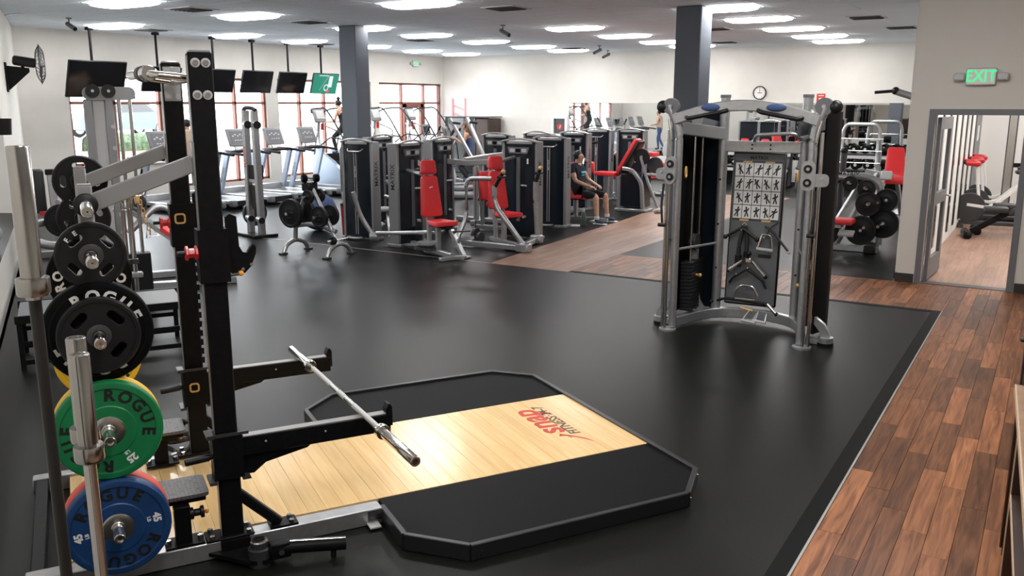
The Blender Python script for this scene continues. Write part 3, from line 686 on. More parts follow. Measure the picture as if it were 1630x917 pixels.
# battle rope coiled by the far upright
pts = [(.35+.10*math.cos(a)+.015*a, 5.55+.12*math.sin(a), .03+.03*math.sin(a*.7)**2+.012*a) for a in [k*.35 for k in range(45)]]
t = rthing('rope_attachment', 'dark grey braided rope coiled behind the farther upright', 'rope', .4, 5.55)
part(t, 'rope', 'rope_grey', *off(.4, 5.55, [tube(pts, .016, 8)])); part(t, 'rope_end', 'black_plastic', *off(.4, 5.55, [ball(*pts[0], .028), ball(*pts[-1], .028)]))

# ------------------------------------------------------------------ weight plates on the pegs
def curve_shape(outer, holes, thick, bev):
    c = bpy.data.curves.new('outline', 'CURVE'); c.dimensions = '2D'; c.fill_mode = 'BOTH'; c.extrude = max(.0005, thick/2-bev); c.bevel_depth = bev; c.bevel_resolution = 1
    for poly in [outer]+holes:
        s = c.splines.new('POLY'); s.points.add(len(poly)-1); s.use_cyclic_u = True
        for p, (x, y) in zip(s.points, poly): p.co = (x, y, 0, 1)
    o = bpy.data.objects.new('outline', c); me = o.to_mesh()
    vs = [v.co.copy() for v in me.vertices]; fs = [tuple(p.vertices) for p in me.polygons]
    o.to_mesh_clear(); bpy.data.objects.remove(o); bpy.data.curves.remove(c); return vs, fs
def arc_text(s, r, mid, size, step, off_=.0):
    n = len(s); out = []
    for k, ch in enumerate(s):
        a = mid+step*((n-1)/2-k)
        out.append(txt(ch, size, Matrix.Rotation(R(a-90), 4, 'Z') @ Matrix.Translation((0, r, 0)), .0006, off_))
    return out
def bumper(name, label, m, v, u, z, th, rot, word='ROGUE', num='25', numcol='print_white', wordcol='print_black', rad=.225):
    """full-size bumper plate: front face at u, axis along u"""
    t = rthing(name, label, 'weight plate', v, u, z-rad)
    Z = rad
    part(t, 'disc', m, lat((0, th, Z), (0, 0, Z), [(.026, 0), (.21*rad/.225, 0), (rad-.004, .004), (rad, .009), (rad, th-.009), (rad-.005, th-.002), (rad-.014, th), (rad-.03, th), (rad-.034, th-.004), (rad*.52, th-.004), (rad*.5, th), (rad*.36, th), (.026, th), (.026, 0)], 56))
    part(t, 'groove', 'print_black', lat((0, .004, Z), (0, 0, Z), [(rad-.033, .0003), (rad-.030, .0003), (rad-.030, .0025), (rad-.033, .0025)], 56))
    part(t, 'steel_hub', 'steel', lat((0, .012, Z), (0, -.004, Z), [(.026, 0), (.065, 0), (.068, .012), (.062, .015), (.03, .013), (.026, .016)], 32))
    F = face_M(0, .0035, Z)
    for q in (0, 180): part(t, 'lettering', wordcol, *[xf(s, F) for s in arc_text(word, rad*.715, rot+q, rad*.32, 23.5, .003)], label='maker name in block letters')
    for q in ((0, 180) if num else ()): part(t, 'weight_number', numcol, *[xf(s, F) for s in (txt(num, rad*.20, Matrix.Rotation(R(rot+q-97-90+0), 4, 'Z') @ Matrix.Translation((0, rad*.72, 0)), .0006, .002), txt('LB', rad*.10, Matrix.Rotation(R(rot+q-97-90), 4, 'Z') @ Matrix.Translation((0, rad*.57, 0)), .0006, .0005))], label='white weight number')
    return t
def grip_plate(name, label, v, u, z, rad, th, rot=0, word=None, holes=4, group=None):
    t = rthing(name, label, 'weight plate', v, u, z-rad, group); Z = rad
    hp = []
    for k in range(holes):
        a = R(rot+k*360/holes); hp.append([(rad*.62*math.cos(a)+x*math.cos(a+PI/2)-y*math.sin(a+PI/2), rad*.62*math.sin(a)+x*math.sin(a+PI/2)+y*math.cos(a+PI/2)) for x, y in rrect(rad*.52, rad*.26, rad*.12, 3)])
    hp.append(circ(.027, 20))
    M = Matrix.Translation((0, th/2, Z)) @ Matrix.Rotation(R(90), 4, 'X')
    part(t, 'disc', 'black_iron', xf(curve_shape(circ(rad, 44), hp, th*.75, .003), M))
    part(t, 'rim', 'black_iron', lat((0, th, Z), (0, 0, Z), [(rad*.88, .002), (rad-.003, 0), (rad, .004), (rad, th-.004), (rad-.003, th), (rad*.9, th), (rad*.88, th*.8), (rad*.88, .002)], 44))
    part(t, 'hub', 'dark_steel', lat((0, th+.002, Z), (0, -.004, Z), [(.027, 0), (.05, 0), (.05, th+.004), (.044, th+.006), (.027, th+.006), (.027, 0)], 24))
    if word: part(t, 'lettering', 'print_white', *[xf(s, face_M(0, th*.11, Z)) for s in arc_text(word, rad*.80, 90+rot/2+20, rad*.20, 22, .001)], label='raised white letters')
    return t
PV = .051
# nearer post: front faces, outermost plate first
grip_plate('iron_plate', 'small black grip plate on the second peg of the nearer storage post', PV, 4.13, 1.56, .14, .035, 40, 'FE')
bumper('bumper_plate', 'large black bumper plate with white letters behind the grip plate, nearer post', 'black_bumper', PV, 4.12, 1.22, .07, 70, 'ROGUE', None, wordcol='print_white')
grip_plate('iron_plate', 'mid-size black grip plate with four slots in front of the large black bumper', PV, 4.06, 1.22, .165, .045, 45)
bumper('bumper_plate', 'yellow bumper plate just behind the green plate', 'yellow_rubber', PV, 4.12, .79, .06, 10, num='35')
bumper('bumper_plate', 'green bumper plate with black letters on the nearer storage post', 'green_rubber', PV, 4.05, .79, .055, 38, num='25')
bumper('bumper_plate', 'coral red bumper plate just behind the blue plate', 'coral_rubber', PV, 4.115, .34, .075, 60, num='55')
bumper('bumper_plate', 'blue bumper plate with black letters low on the nearer storage post', 'blue_rubber', PV, 4.03, .34, .07, 103, num='45')
# farther post
grip_plate('iron_plate', 'black grip plate on the top peg of the farther storage post', PV, 5.53, 1.77, .14, .035, 0)
grip_plate('iron_plate', 'black grip plate on the second peg of the farther storage post', PV, 5.53, 1.56, .14, .035, 25, 'E')
bumper('bumper_plate', 'black bumper plate with white letters on the farther storage post', 'black_bumper', PV, 5.52, 1.22, .07, 150, 'ROGUE', '15', wordcol='print_white')
bumper('bumper_plate', 'yellow bumper plate on the farther post below the large black plate', 'yellow_rubber', PV, 5.27, .80, .06, -90, num='35')
rp(rack, 'plate_peg', 'chrome', cyl((PV, 5.41, .80), (PV, 5.18, .80), .0245, 20))

# ------------------------------------------------------------------ barbells
def barbell(name, label, p0, p1, sleeve=.41, shaft_m='steel', rs=.025, knurl=True, sm='chrome'):
    t = thing(name, label, 'barbell', p0); a = Vector((0, 0, 0)); c = Vector(p1)-Vector(p0); L = c.length; d = c/L
    at = lambda s: d*s
    part(t, 'shaft', shaft_m, cyl(at(sleeve+.0), at(L-sleeve), .0142, 16))
    if knurl:
        h = L/2
        for lo, hi in ((h-.06, h+.06), (h-.56, h-.20), (h+.20, h+.56)):
            if lo > sleeve+.05 and hi < L-sleeve-.05: part(t, 'knurl', 'light_plastic', cyl(at(lo), at(hi), .0146, 16))
    for s0, s1 in ((0, 1), (L, -1)):
        sl = part(t, 'sleeve', sm, lat(at(s0), at(s0+s1*sleeve), [(0, .006), (rs*.55, .006), (rs*.6, .0), (rs-.002, 0), (rs, .003), (rs, sleeve)], 28))
        part(sl, 'collar', sm, lat(at(s0+s1*(sleeve-.005)), at(s0+s1*(sleeve+.05)), [(0, 0), (rs*1.45, 0), (rs*1.5, .004), (rs*1.5, .036), (rs*1.4, .042), (rs*.75, .044), (rs*.75, .052), (0, .052)], 28))
        part(sl, 'end_cap', 'dark_steel', lat(at(s0-s1*.0), at(s0+s1*.02), [(0, .003), (rs*.55, .003), (rs*.55, .01), (0, .01)], 20))
    return t
barbell('barbell', 'chrome barbell lying across the two spotter arms', RW(1.27, 3.50, .626), RW(1.195, 5.60, .626))
b = RW(-.098, 2.30); barbell('barbell', 'upright barbell with thick polished sleeve, far left of the picture', (b[0], b[1], .05), (b[0]-.012, b[1]+.005, 2.105), .31, 'bar_black', knurl=False, sm='bar_steel')
b = RW(-.02, 2.42); barbell('barbell', 'shorter upright barbell with ribbed sleeve in front of the green plate', (b[0], b[1], .05), (b[0], b[1], 1.575), .25, 'steel', knurl=False, sm='bar_steel')
b = RW(-.025, 2.50); barbell('barbell', 'upright barbell just behind the shorter ribbed one', (b[0], b[1], .05), (b[0], b[1], 1.60), .25, 'steel', knurl=False, sm='bar_steel')
t = rthing('bar_holder', 'black floor stand holding the upright barbells at the left edge', 'bar stand', -.06, 2.4)
part(t, 'base', 'black_steel', b2(-.14, .14, -.22, .22, 0, .05, b=.008))
for x, y in ((-.038, -.10), (.04, .02), (.035, .10)): part(t, 'cup', 'black_plastic', lat((x, y, .05), (x, y, .32), [(.028, 0), (.034, 0), (.034, .27), (.028, .27), (.028, 0)], 18))

# ------------------------------------------------------------------ selectorised machines
def tower(t, x=0, y=0, a=0, w=.62, d=.17, h=1.64, style='front', tag=True):
    """weight-stack tower as parts of machine t: shroud faces local -y turned by a degrees"""
    M = TR(x, y, 0, 0, 0, a); P = lambda parent, name, m, *s, **k: part(parent, name, m, *[xf(q, M) for q in s], **k)
    n = 8; prof = [(-w/2+.03+(w-.06)*k/n, -d/2-.05*math.sin(PI*k/n)) for k in range(n+1)]
    sh = P(t, 'weight_shroud', 'shroud', prism(prof+[(w/2-.03, d/2), (-w/2+.03, d/2)], h-.14, Matrix.Translation((0, 0, .05))))
    for sx in (-1, 1):
        sf = P(t, 'side_frame', 'silver_paint', b2(sx*w/2-sx*.035, sx*w/2+sx*.015, -d/2-.01, d/2+.01, 0, h-.05, b=.006))
        F = TR(sx*(w/2+.0155), 0, h*.66) @ Matrix.Rotation(R(90*sx), 4, 'Z') @ Matrix.Rotation(R(90), 4, 'X') @ Matrix.Rotation(R(90), 4, 'Z')
        P(sf, 'lettering', 'print_black', txt('MATRIX', .11, F, .0006, .001), label='black maker name')
    arc = [(-w/2-.02+(w+.04)*k/10, -d/2-.045*math.sin(PI*k/10), h-.055+.05*math.sin(PI*k/10)) for k in range(11)]
    P(t, 'top_cap', 'silver', beam(arc, .05, .03), prism([(-w/2, -d/2)]+[(p[0], p[1]) for p in arc[1:-1]]+[(w/2, -d/2), (w/2, d/2), (-w/2, d/2)], .04, Matrix.Translation((0, 0, h-.085))))
    P(t, 'stack_hood', 'black_plastic', b2(-w/2+.03, w/2-.03, -d/2-.02, d/2, h-.11, h-.05, b=.01))
    if style == 'back':
        st = P(t, 'sight_slot', 'light_plastic', b2(-.028, -.018, -d/2-.053, -d/2-.04, .1, h-.2), b2(.018, .028, -d/2-.053, -d/2-.04, .1, h-.2))
        P(st, 'slot_dark', 'print_black', b2(-.018, .018, -d/2-.051, -d/2-.04, .1, h-.2)); P(t, 'rear_handle', 'silver', tube([(-.16, -d/2-.03, h-.16), (-.13, -d/2-.075, h-.2), (.13, -d/2-.075, h-.2), (.16, -d/2-.03, h-.16)], .011, 8, .03))
        P(t, 'foot_hoop', 'silver', tube([(-.2, -d/2, .04), (-.17, -d/2-.12, .04), (.05, -d/2-.12, .04), (.1, -d/2, .04)], .02, 8, .06))
        P(st, 'lettering', 'light_plastic', txt('MATRIX', .05, face_M(0, -d/2-.0515, h*.68) @ Matrix.Rotation(R(90), 4, 'Z'), .0006, .0005))
    else:
        dp = P(t, 'display', 'grey_plastic', prism([(-.20, .05), (-.17, -.05), (.17, -.05), (.20, .05)], .03, face_M(0, -d/2-.03, h-.19)))
        for k, wd in ((-.11, .09), (0, .09), (.11, .09)): P(dp, 'placard', 'screen_black' if k == 0 else 'light_plastic', bx(k, -d/2-.062, h-.19, wd, .004, .055))
        P(t, 'weight_tag', 'print_white', bx(.17, -d/2-.042, h-.36, .03, .006, .085)); P(t, 'window_strip', 'grey_plastic', b2(-.035, .035, -d/2-.056, -d/2-.04, .3, h-.3))
        P(t, 'selector_knob', 'light_plastic', cyl((.12, -d/2-.03, .38), (.12, -d/2-.09, .38), .022, 10)); P(t, 'selector_lever', 'light_plastic', cyl((.05, -d/2-.04, h-.75), (.17, -d/2-.075, h-.75), .014, 8))
    P(t, 'foot', 'silver_paint', b2(-w/2-.03, -w/2+.03, -d/2-.05, d/2+.05, 0, .05, b=.008)); P(t, 'foot', 'silver_paint', b2(w/2-.03, w/2+.03, -d/2-.05, d/2+.05, 0, .05, b=.008))
def tpad(w0, w1, h, th, M, r=.03):
    """tapered upholstered slab in XY: width w0 at y=0, w1 at y=h, thickness along z"""
    n = 6; L_ = []
    k = 4
    def corner(cx, cy, a0): return [(cx+r*math.cos(R(a0+90*i/k)), cy+r*math.sin(R(a0+90*i/k))) for i in range(k+1)]
    o = corner(w1/2-r, h-r, 0)+corner(-w1/2+r, h-r, 90)+corner(-w0/2+r, r, 180)+corner(w0/2-r, r, 270)
    cx, cy = 0, h/2; vs, fs = [], []
    for s, z in ((.93, -th/2), (1, -th/2+.012), (1, th/2-.015), (.97, th/2-.004), (.9, th/2), (.45, th/2+.006)):
        vs += [Vector((x*s, cy+(y-cy)*s, z)) for x, y in o]
    N = len(o)
    for q in range(5): fs += [(q*N+i, q*N+(i+1) % N, (q+1)*N+(i+1) % N, (q+1)*N+i) for i in range(N)]
    fs += [tuple(range(N))[::-1], tuple(range(5*N, 6*N))]
    return xf((vs, fs), M)
def seat_set(t, x, y, z, a, back_h=.62, head=True, recline=8, seat_w=.38, m='red_vinyl', post=True, backw=(.26, .34)):
    """seat with backrest; the sitter faces heading a (local -y turned by a)"""
    M = TR(x, y, 0, 0, 0, a); P = lambda parent, name, mm, *s, **k: part(parent, name, mm, *[xf(q, M) for q in s], **k)
    P(t, 'seat', m, tpad(.26, seat_w, .40, .07, TR(0, .12, z, 0, 0, 180)))
    P(t, 'seat_pan', 'black_plastic', bx(0, -.08, z-.045, .22, .30, .02))
    B = TR(0, .17, z+.06, 90-0+(-recline), 0, 0)
    bk = P(t, 'backrest', m, tpad(backw[1], backw[0], back_h, .07, B, .05))
    P(bk, 'backrest_shell', 'black_plastic', tpad(backw[1]*.9, backw[0]*.9, back_h*.95, .02, B @ TR(0, .01, -.045), .05))
    P(bk, 'badge', 'white_paint', bx(0, back_h*.72, .042, .05, .012, .002, rz=12) if False else xf(bx(0, back_h*.72, .0425, .06, .013, .002, rz=14), B))
    if head:
        P(t, 'headrest', m, tpad(backw[0]*.96, backw[0]*.9, .21, .07, B @ TR(0, back_h+.02, 0), .04))
    if post:
        P(t, 'seat_post', 'silver', beam([(0, .0, .08), (0, .0, z-.05)], .07, .07, up=(0, 1, 0))); P(t, 'back_post', 'silver', beam([(0, .26, .06), (0, .30, z+.3)], .06, .06, up=(0, 1, 0)))
        P(t, 'floor_beam', 'silver', beam([(0, -.42, .06), (0, .42, .06)], .07, .07), b2(-.22, .22, -.46, -.40, 0, .06, b=.01))

MG = 'selectorised weight machines'
# 1: tower with its back to the walkway
t = thing('weight_machine', 'weight machine with black back panel and gold slot beside the plate tree', 'gym machine', (-9.62, 10.99, 0), 0, MG)
tower(t, style='back')
part(t, 'guard_loop', 'silver', tube([(-.30, .05, 1.52), (-.52, .12, 1.50), (-.55, .14, .75), (-.46, .12, .42), (-.30, .05, .38)], .028, 10, .12))
part(t, 'guard_panel', 'dark_steel', prism(rrect(.2, .95, .05), .01, face_M(-.43, .11, .95, -20)))
part(t, 'arm_beam', 'silver', tube([(.26, .3, .95), (.45, .45, .75), (.5, .5, .45)], .035, 10, .1)); part(t, 'arm_beam', 'silver', tube([(.28, .25, .70), (.62, .2, .66)], .03, 10))
part(t, 'lever', 'black_plastic', tube([(.5, .25, 1.1), (.55, .2, .8), (.68, .05, .45)], .03, 10, .08)); part(t, 'leg_pad', 'red_vinyl', cyl((.42, .35, 1.18), (.62, .55, 1.30), .07, 14, c=.02))
part(t, 'lower_arm', 'silver', tube([(.45, .1, .5), (.6, -.05, .25), (.75, -.2, .12)], .03, 10, .08)); part(t, 'lever_pivot', 'light_plastic', cyl((.42, -.02, .52), (.62, .1, .52), .045, 12))
part(t, 'seat', 'red_vinyl', tpad(.3, .38, .4, .07, TR(.1, .75, .5))); part(t, 'backrest', 'red_vinyl', tpad(.32, .28, .6, .07, TR(.1, 1.2, .55, 78)))
part(t, 'seat_post', 'silver', beam([(.1, .9, 0), (.1, .9, .46)], .08, .08, up=(0, 1, 0)))
# 2: front machine with the tall red seat and leg pads
t = thing('weight_machine', 'weight machine with tall red seat and silver footplates at the front of the row', 'gym machine', (-8.64, 10.92, 0), 90, MG)
tower(t)
part(t, 'back_beam', 'silver', tube([(-.1, -.1, 1.18), (-.55, -.72, 1.18)], .03, 10)); part(t, 'beam_knob', 'black_plastic', ball(-.35, -.50, 1.19, .06))
seat_set(t, -.62, -1.06, .50, -25, back_h=.60)
part(t, 'thigh_arm', 'silver', tube([(-.40, -.72, .30), (-.75, -.35, .30), (-1.0, -.2, .32)], .03, 10, .08)); part(t, 'thigh_arm', 'silver', beam([(-.42, -1.2, .22), (-.75, -1.75, .34)], .06, .05))
part(t, 'foot_tread', 'dark_steel', beam([(-.52, -1.22, .36), (-.82, -1.72, .44)], .09, .02)); part(t, 'pivot_plate', 'silver', prism(circ(.16, 20), .03, TR(-.6, -.85, .16))); part(t, 'pivot_plate', 'dark_steel', prism(circ(.20, 20), .03, TR(-.6, -.85, .09)))
part(t, 'front_leg', 'silver', beam([(-.6, -1.28, .40), (-.6, -1.5, .03)], .08, .06)); part(t, 'front_foot', 'silver', bx(-.6, -1.5, .015, .2, .12, .03, b=.008)); part(t, 'link_beam', 'silver', beam([(-.05, -.15, .05), (-.6, -.85, .06)], .08, .06))
part(t, 'swing_arm', 'silver', tube([(-.95, .25, .9), (-.88, .2, .55), (-.78, .05, .25)], .035, 10, .15)); part(t, 'swing_pivot', 'silver_paint', cyl((-.80, .08, .22), (-.74, -.02, .22), .07, 14))
# 2b: tower behind
t = thing('weight_machine', 'weight tower standing directly behind the tall red seat machine', 'gym machine', (-9.05, 12.35, 0), 90, MG); tower(t)
part(t, 'cross_beam', 'silver', beam([(.1, -.1, 1.22), (.1, -.55, 1.20), (.05, -1.05, 1.24)], .06, .09, .1)); seat_set(t, .55, -.8, .48, 0, back_h=.5, head=False)
# 3: row machine with long levers
t = thing('row_machine', 'row machine with two long slanted silver levers behind the front red seats', 'gym machine', (-9.35, 13.75, 0), 90)
for sx in (-1, 1):
    part(t, 'long_lever', 'silver', beam([(sx*.28, .25, 1.92), (sx*.22, -.1, 1.35), (sx*.2, -.35, .95)], .07, .05)); part(t, 'lever_grip', 'black_plastic', cyl((sx*.28, .25, 1.85), (sx*.28-.0, .02, 1.83), .022, 10)); part(t, 'lower_lever', 'silver', tube([(sx*.2, -.3, 1.0), (sx*.35, -.8, .65), (sx*.35, -1.05, .6)], .03, 10, .12))
    part(t, 'side_post', 'silver', beam([(sx*.25, -.3, 0), (sx*.25, -.3, 1.05)], .07, .09, up=(0, 1, 0)))
part(t, 'top_beam', 'silver', beam([(-.7, -.35, 1.2), (0, -.42, 1.24), (.6, -.35, 1.24)], .09, .09, .2)); part(t, 'chest_pad', 'black_pad', bx(.1, -.75, 1.0, .3, .1, .32, rx=-15, b=.03, seg=2)); part(t, 'seat', 'red_vinyl', tpad(.3, .38, .42, .08, TR(0, -1.2, .55)))
part(t, 'seat_post', 'silver', beam([(0, -1.0, 0), (0, -1.0, .5)], .08, .08, up=(0, 1, 0))); part(t, 'floor_beam', 'silver', beam([(0, .3, .05), (0, -1.4, .05)], .09, .08)); part(t, 'cross_foot', 'silver', b2(-.4, .4, -.36, -.26, 0, .08, b=.01)); part(t, 'cross_foot', 'silver', b2(-.35, .35, -1.45, -1.35, 0, .08, b=.01))
part(t, 'crank', 'black_steel', tube([(-.35, -.95, 1.05), (-.3, -.6, .75), (-.3, -.4, .45)], .03, 8)); part(t, 'arch_beam', 'silver', tube([(.4, -.4, .8), (.42, -.75, .85), (.42, -.95, .6), (.42, -.95, 0)], .035, 10, .2))
# 4: chest press
t = thing('chest_press_machine', 'chest press machine with red seat and two upright silver levers', 'gym machine', (-7.10, 12.44, 0), 0)
tower(t, x=-.32, w=.64)
seat_set(t, -.18, -.80, .50, 62, back_h=.60)
for yy, q in ((-1.28, 0), (-.34, 1)):
    lv = part(t, 'press_lever', 'silver', tube([(.42 if not q else .16, yy+(.1 if not q else 0), .08), (.2 if not q else .14, yy, .42), (-.05 if not q else .12, yy, .70), (-.05 if not q else .12, yy, .98)], .04, 10, .2))
    part(lv, 'lever_grip', 'black_plastic', cyl((-.05 if not q else .12, yy, .95), (.10 if not q else .20, yy, 1.18), .03, 10)); part(lv, 'grip_knob', 'gold', ball(.11 if not q else .21, yy, 1.2, .035)); part(lv, 'cross_grip', 'black_plastic', cyl((.08 if not q else .18, yy-.1, 1.12), (.08 if not q else .18, yy+.1, 1.12), .022, 10))
part(t, 'pivot_block', 'silver', bx(.42, -1.2, .07, .22, .16, .14, b=.02)); part(t, 'pivot_block', 'silver', bx(.16, -.36, .07, .18, .16, .14, b=.02)); part(t, 'floor_rail', 'silver', beam([(.42, -1.2, .06), (-.75, -1.2, .06)], .08, .08)); part(t, 'floor_rail', 'silver', beam([(.16, -.38, .06), (.30, -1.2, .06)], .08, .08))
part(t, 'rear_frame', 'silver', tube([(-.78, -1.25, .06), (-.72, -1.05, .45), (-.72, -1.05, 1.05), (-.35, -.9, 1.05)], .035, 10, .12)); part(t, 'cable_wheel', 'dark_steel', cyl((-.6, -1.0, .16), (-.56, -1.0, .16), .11, 18)); part(t, 'cable_wheel', 'dark_steel', cyl((-.45, -1.1, .14), (-.41, -1.1, .14), .09, 18)); part(t, 'top_link', 'silver', tube([(-.38, -.62, 1.30), (-.40, -.1, 1.34)], .03, 10)); part(t, 'cable', 'black_plastic', cyl((-.58, -1.0, .2), (-.58, -1.0, 1.1), .006, 6))
# 5: tower in front of the seated man
t = thing('weight_machine', 'weight machine with gold slotted back panel that the seated man is using', 'gym machine', (-7.72, 13.98, 0), 0, MG)
tower(t, w=.64, style='back'); seat_set(t, .05, .86, .47, 90, back_h=.62, head=False)
part(t, 'front_leg', 'silver', beam([(.15, .85, .06), (.7, .9, .05)], .08, .07))
# others deeper in the row
TW = [(-9.25, 14.6, 0, 'front', 'weight tower beside the row machine levers'), (-9.0, 15.75, 0, 'front', 'weight tower whose top shows above the chest press tower'),
      (-8.55, 16.5, 0, 'front', 'weight tower whose top shows above the man\'s machine'), (-9.02, 18.55, 0, 'back', 'left of the two weight towers in front of the wall mirror'), (-8.28, 18.75, 0, 'front', 'right of the two weight towers in front of the wall mirror'),
      (-10.6, 12.6, 90, 'front', 'weight tower farthest left, half hidden behind the front machines')]
for k, (x, y, a, st, lb) in enumerate(TW):
    t = thing('weight_machine', lb, 'gym machine', (x, y, 0), a, MG); tower(t, style=st, w=.66 if k in (3, 4) else .62)
    sg = -1 if k in (2, 5) else 1; sx = (-.5, -.6, .3, .05, .05, .05)[k]
    seat_set(t, sx, sg*.85, .48, 0 if sg < 0 else 180, head=False, back_h=.5)
    part(t, 'link_beam', 'silver', beam([(0, sg*.1, .05), (sx, sg*.75, .06)], .08, .06)); part(t, 'press_arm', 'silver', tube([(.3, sg*.05, 1.0), (.34, sg*.3, 1.1), (sx+.25, sg*.8, .9)], .025, 8, .1))
# reclined red leg machine beside the man
t = thing('leg_curl_machine', 'leg machine with reclined red backrest and red thigh pads to the right of the man', 'gym machine', (-7.78, 17.2, 0), -90)
part(t, 'seat', 'red_vinyl', tpad(.34, .42, .50, .08, TR(.2, -.52, .74))); part(t, 'backrest', 'red_vinyl', tpad(.36, .32, .80, .08, TR(.2, .02, .78, 60), .05)); part(t, 'back_shell', 'black_plastic', tpad(.37, .33, .80, .06, TR(.2, .085, .74, 60), .05))
part(t, 'thigh_pad', 'red_vinyl', bx(.28, -.62, .86, .09, .14, .22, b=.04, seg=2)); part(t, 'thigh_pad', 'red_vinyl', bx(.06, -.72, .86, .09, .14, .22, b=.04, seg=2)); part(t, 'shoulder_pad', 'red_vinyl', tpad(.3, .36, .42, .09, TR(-.35, .18, 1.14)))
part(t, 'hand_bar', 'silver', tube([(.25, -1.0, 1.02), (.3, -.75, 1.35), (.3, -.5, 1.38)], .022, 8, .08)); part(t, 'bar_sleeve', 'black_plastic', cyl((.3, -.75, 1.36), (.3, -.48, 1.39), .03, 10))
part(t, 'housing', 'shroud', b2(-.05, .42, .12, .62, .08, .78, b=.02)); part(t, 'side_frame', 'silver', beam([(.45, .12, .06), (.45, .12, .72)], .06, .08, .1, up=(1, 0, 0))); part(t, 'side_frame', 'silver', beam([(.45, .66, .05), (.45, .62, .62), (.45, .40, .86), (.45, .2, .88)], .07, .08, .15, up=(1, 0, 0)))
part(t, 'floor_beam', 'silver', b2(.1, .5, .05, .75, 0, .06, b=.01)); part(t, 'swing_arm', 'silver', beam([(.35, .55, 1.1), (.35, .7, .65), (.35, .95, .1)], .05, .06, .1, up=(1, 0, 0))); part(t, 'swing_foot', 'silver', bx(.35, .97, .04, .24, .12, .06, rx=20, b=.01))
w_ = part(t, 'counter_weight', 'black_iron', cyl((.28, .55, 1.12), (.34, .55, 1.12), .17, 28, c=.01)); part(w_, 'weight_hub', 'silver', cyl((.26, .55, 1.12), (.36, .55, 1.12), .03, 12)); part(t, 'counter_weight', 'dark_steel', cyl((.12, .78, .95), (.17, .78, .95), .17, 28, c=.01)); part(t, 'peg', 'silver', cyl((.2, .6, .75), (.2, 1.05, .74), .025, 10)); part(t, 'seat_post', 'silver', beam([(.2, -.3, 0), (.2, -.3, .70)], .08, .08, up=(0, 1, 0)))

# plate tree on curved feet
def small_plate(parent, x, y, z, r, th=.035, ax=(1, 0, 0), name='plate'):
    a = Vector(ax); p = Vector((x, y, z))
    d = part(parent, name, 'black_iron', lat(p-a*th/2, p+a*th/2, [(0, .006), (r*.3, .006), (r*.32, 0), (r*.4, .008), (r*.8, .008), (r*.84, 0), (r-.004, 0), (r, .004), (r, th-.004), (r-.004, th), (r*.84, th), (r*.8, th-.008), (r*.4, th-.008), (r*.32, th), (r*.3, th-.006), (0, th-.006)], 28))
    part(d, 'hub_ring', 'light_plastic', lat(p-a*(th/2+.004), p+a*(th/2+.004), [(0, 0), (.022, 0), (.022, th+.008), (0, th+.008)], 12)); return d
def loose_plate(label, loc, rz, r, th=.035, group=None):
    t = thing('weight_plate', label, 'weight plate', loc, rz, group); small_plate(t, 0, 0, 0, r, th, name='disc'); return t
T0 = (-9.22, 9.5)
t = thing('plate_tree', 'silver plate tree on two arched feet in front of the weight machines', 'plate rack', (*T0, 0), 2)
for x in (-.42, .42): part(t, 'arched_foot', 'silver', tube([(x, -.26, .02), (x, -.2, .13), (x, 0, .2), (x, .2, .13), (x, .26, .02)], .032, 10, .1)); part(t, 'foot_pad', 'dark_steel', bx(x, -.27, .012, .09, .1, .024)) ; part(t, 'foot_pad', 'dark_steel', bx(x, .27, .012, .09, .1, .024))
part(t, 'left_strut', 'silver', tube([(-.42, 0, .18), (-.40, 0, .42), (-.12, 0, 1.0)], .034, 10, .15)); part(t, 'right_strut', 'silver', tube([(.42, 0, .18), (-.06, 0, 1.0)], .034, 10)); part(t, 'lower_beam', 'silver', tube([(-.40, 0, .40), (0, 0, .46), (.38, 0, .36)], .034, 10, .2)); part(t, 'nameplate', 'light_plastic', bx(.02, -.036, .45, .14, .004, .03))
part(t, 'head_block', 'black_plastic', bx(-.09, 0, 1.0, .16, .2, .13, b=.02))
for x, z in ((-.36, .60), (-.02, .86), (.18, .58), (.40, .24)): part(t, 'peg', 'chrome', cyl((x, -.24, z), (x, .24, z), .023, 14))
ca, sa = math.cos(R(2)), math.sin(R(2))
def tl(x, y, z): return (T0[0]+x*ca-y*sa, T0[1]+x*sa+y*ca, z)
for x, y, z, r, lb in ((-.36, -.13, .60, .215, 'large black plate on the near left peg of the plate tree'), (-.36, .13, .60, .215, 'large black plate on the far left peg of the plate tree'), (.18, -.12, .58, .155, 'mid-size black plate low on the near side of the plate tree'),
                       (.18, .12, .58, .155, 'mid-size black plate low on the far side of the plate tree'), (-.02, -.12, .86, .10, 'small black plate near the top of the plate tree, near side'), (-.02, .12, .86, .10, 'small black plate near the top of the plate tree, far side'), (.40, -.1, .24, .06, 'tiny black plate on the lowest right peg of the plate tree')):
    loose_plate(lb, tl(x, y, z), 2+90, r, .07 if r > .2 else .05)
t = thing('dumbbell', 'single black dumbbell lying on top of the plate tree', 'dumbbell', tl(-.07, 0, 1.12), 60)
part(t, 'handle', 'chrome', cyl((-.07, 0, 0), (.07, 0, 0), .014, 10))
for s in (-1, 1): part(t, 'head', 'black_bumper', lat((s*.05, 0, 0), (s*.13, 0, 0), [(0, 0), (.05, 0), (.06, .01), (.06, .07), (.05, .08), (0, .08)], 8))

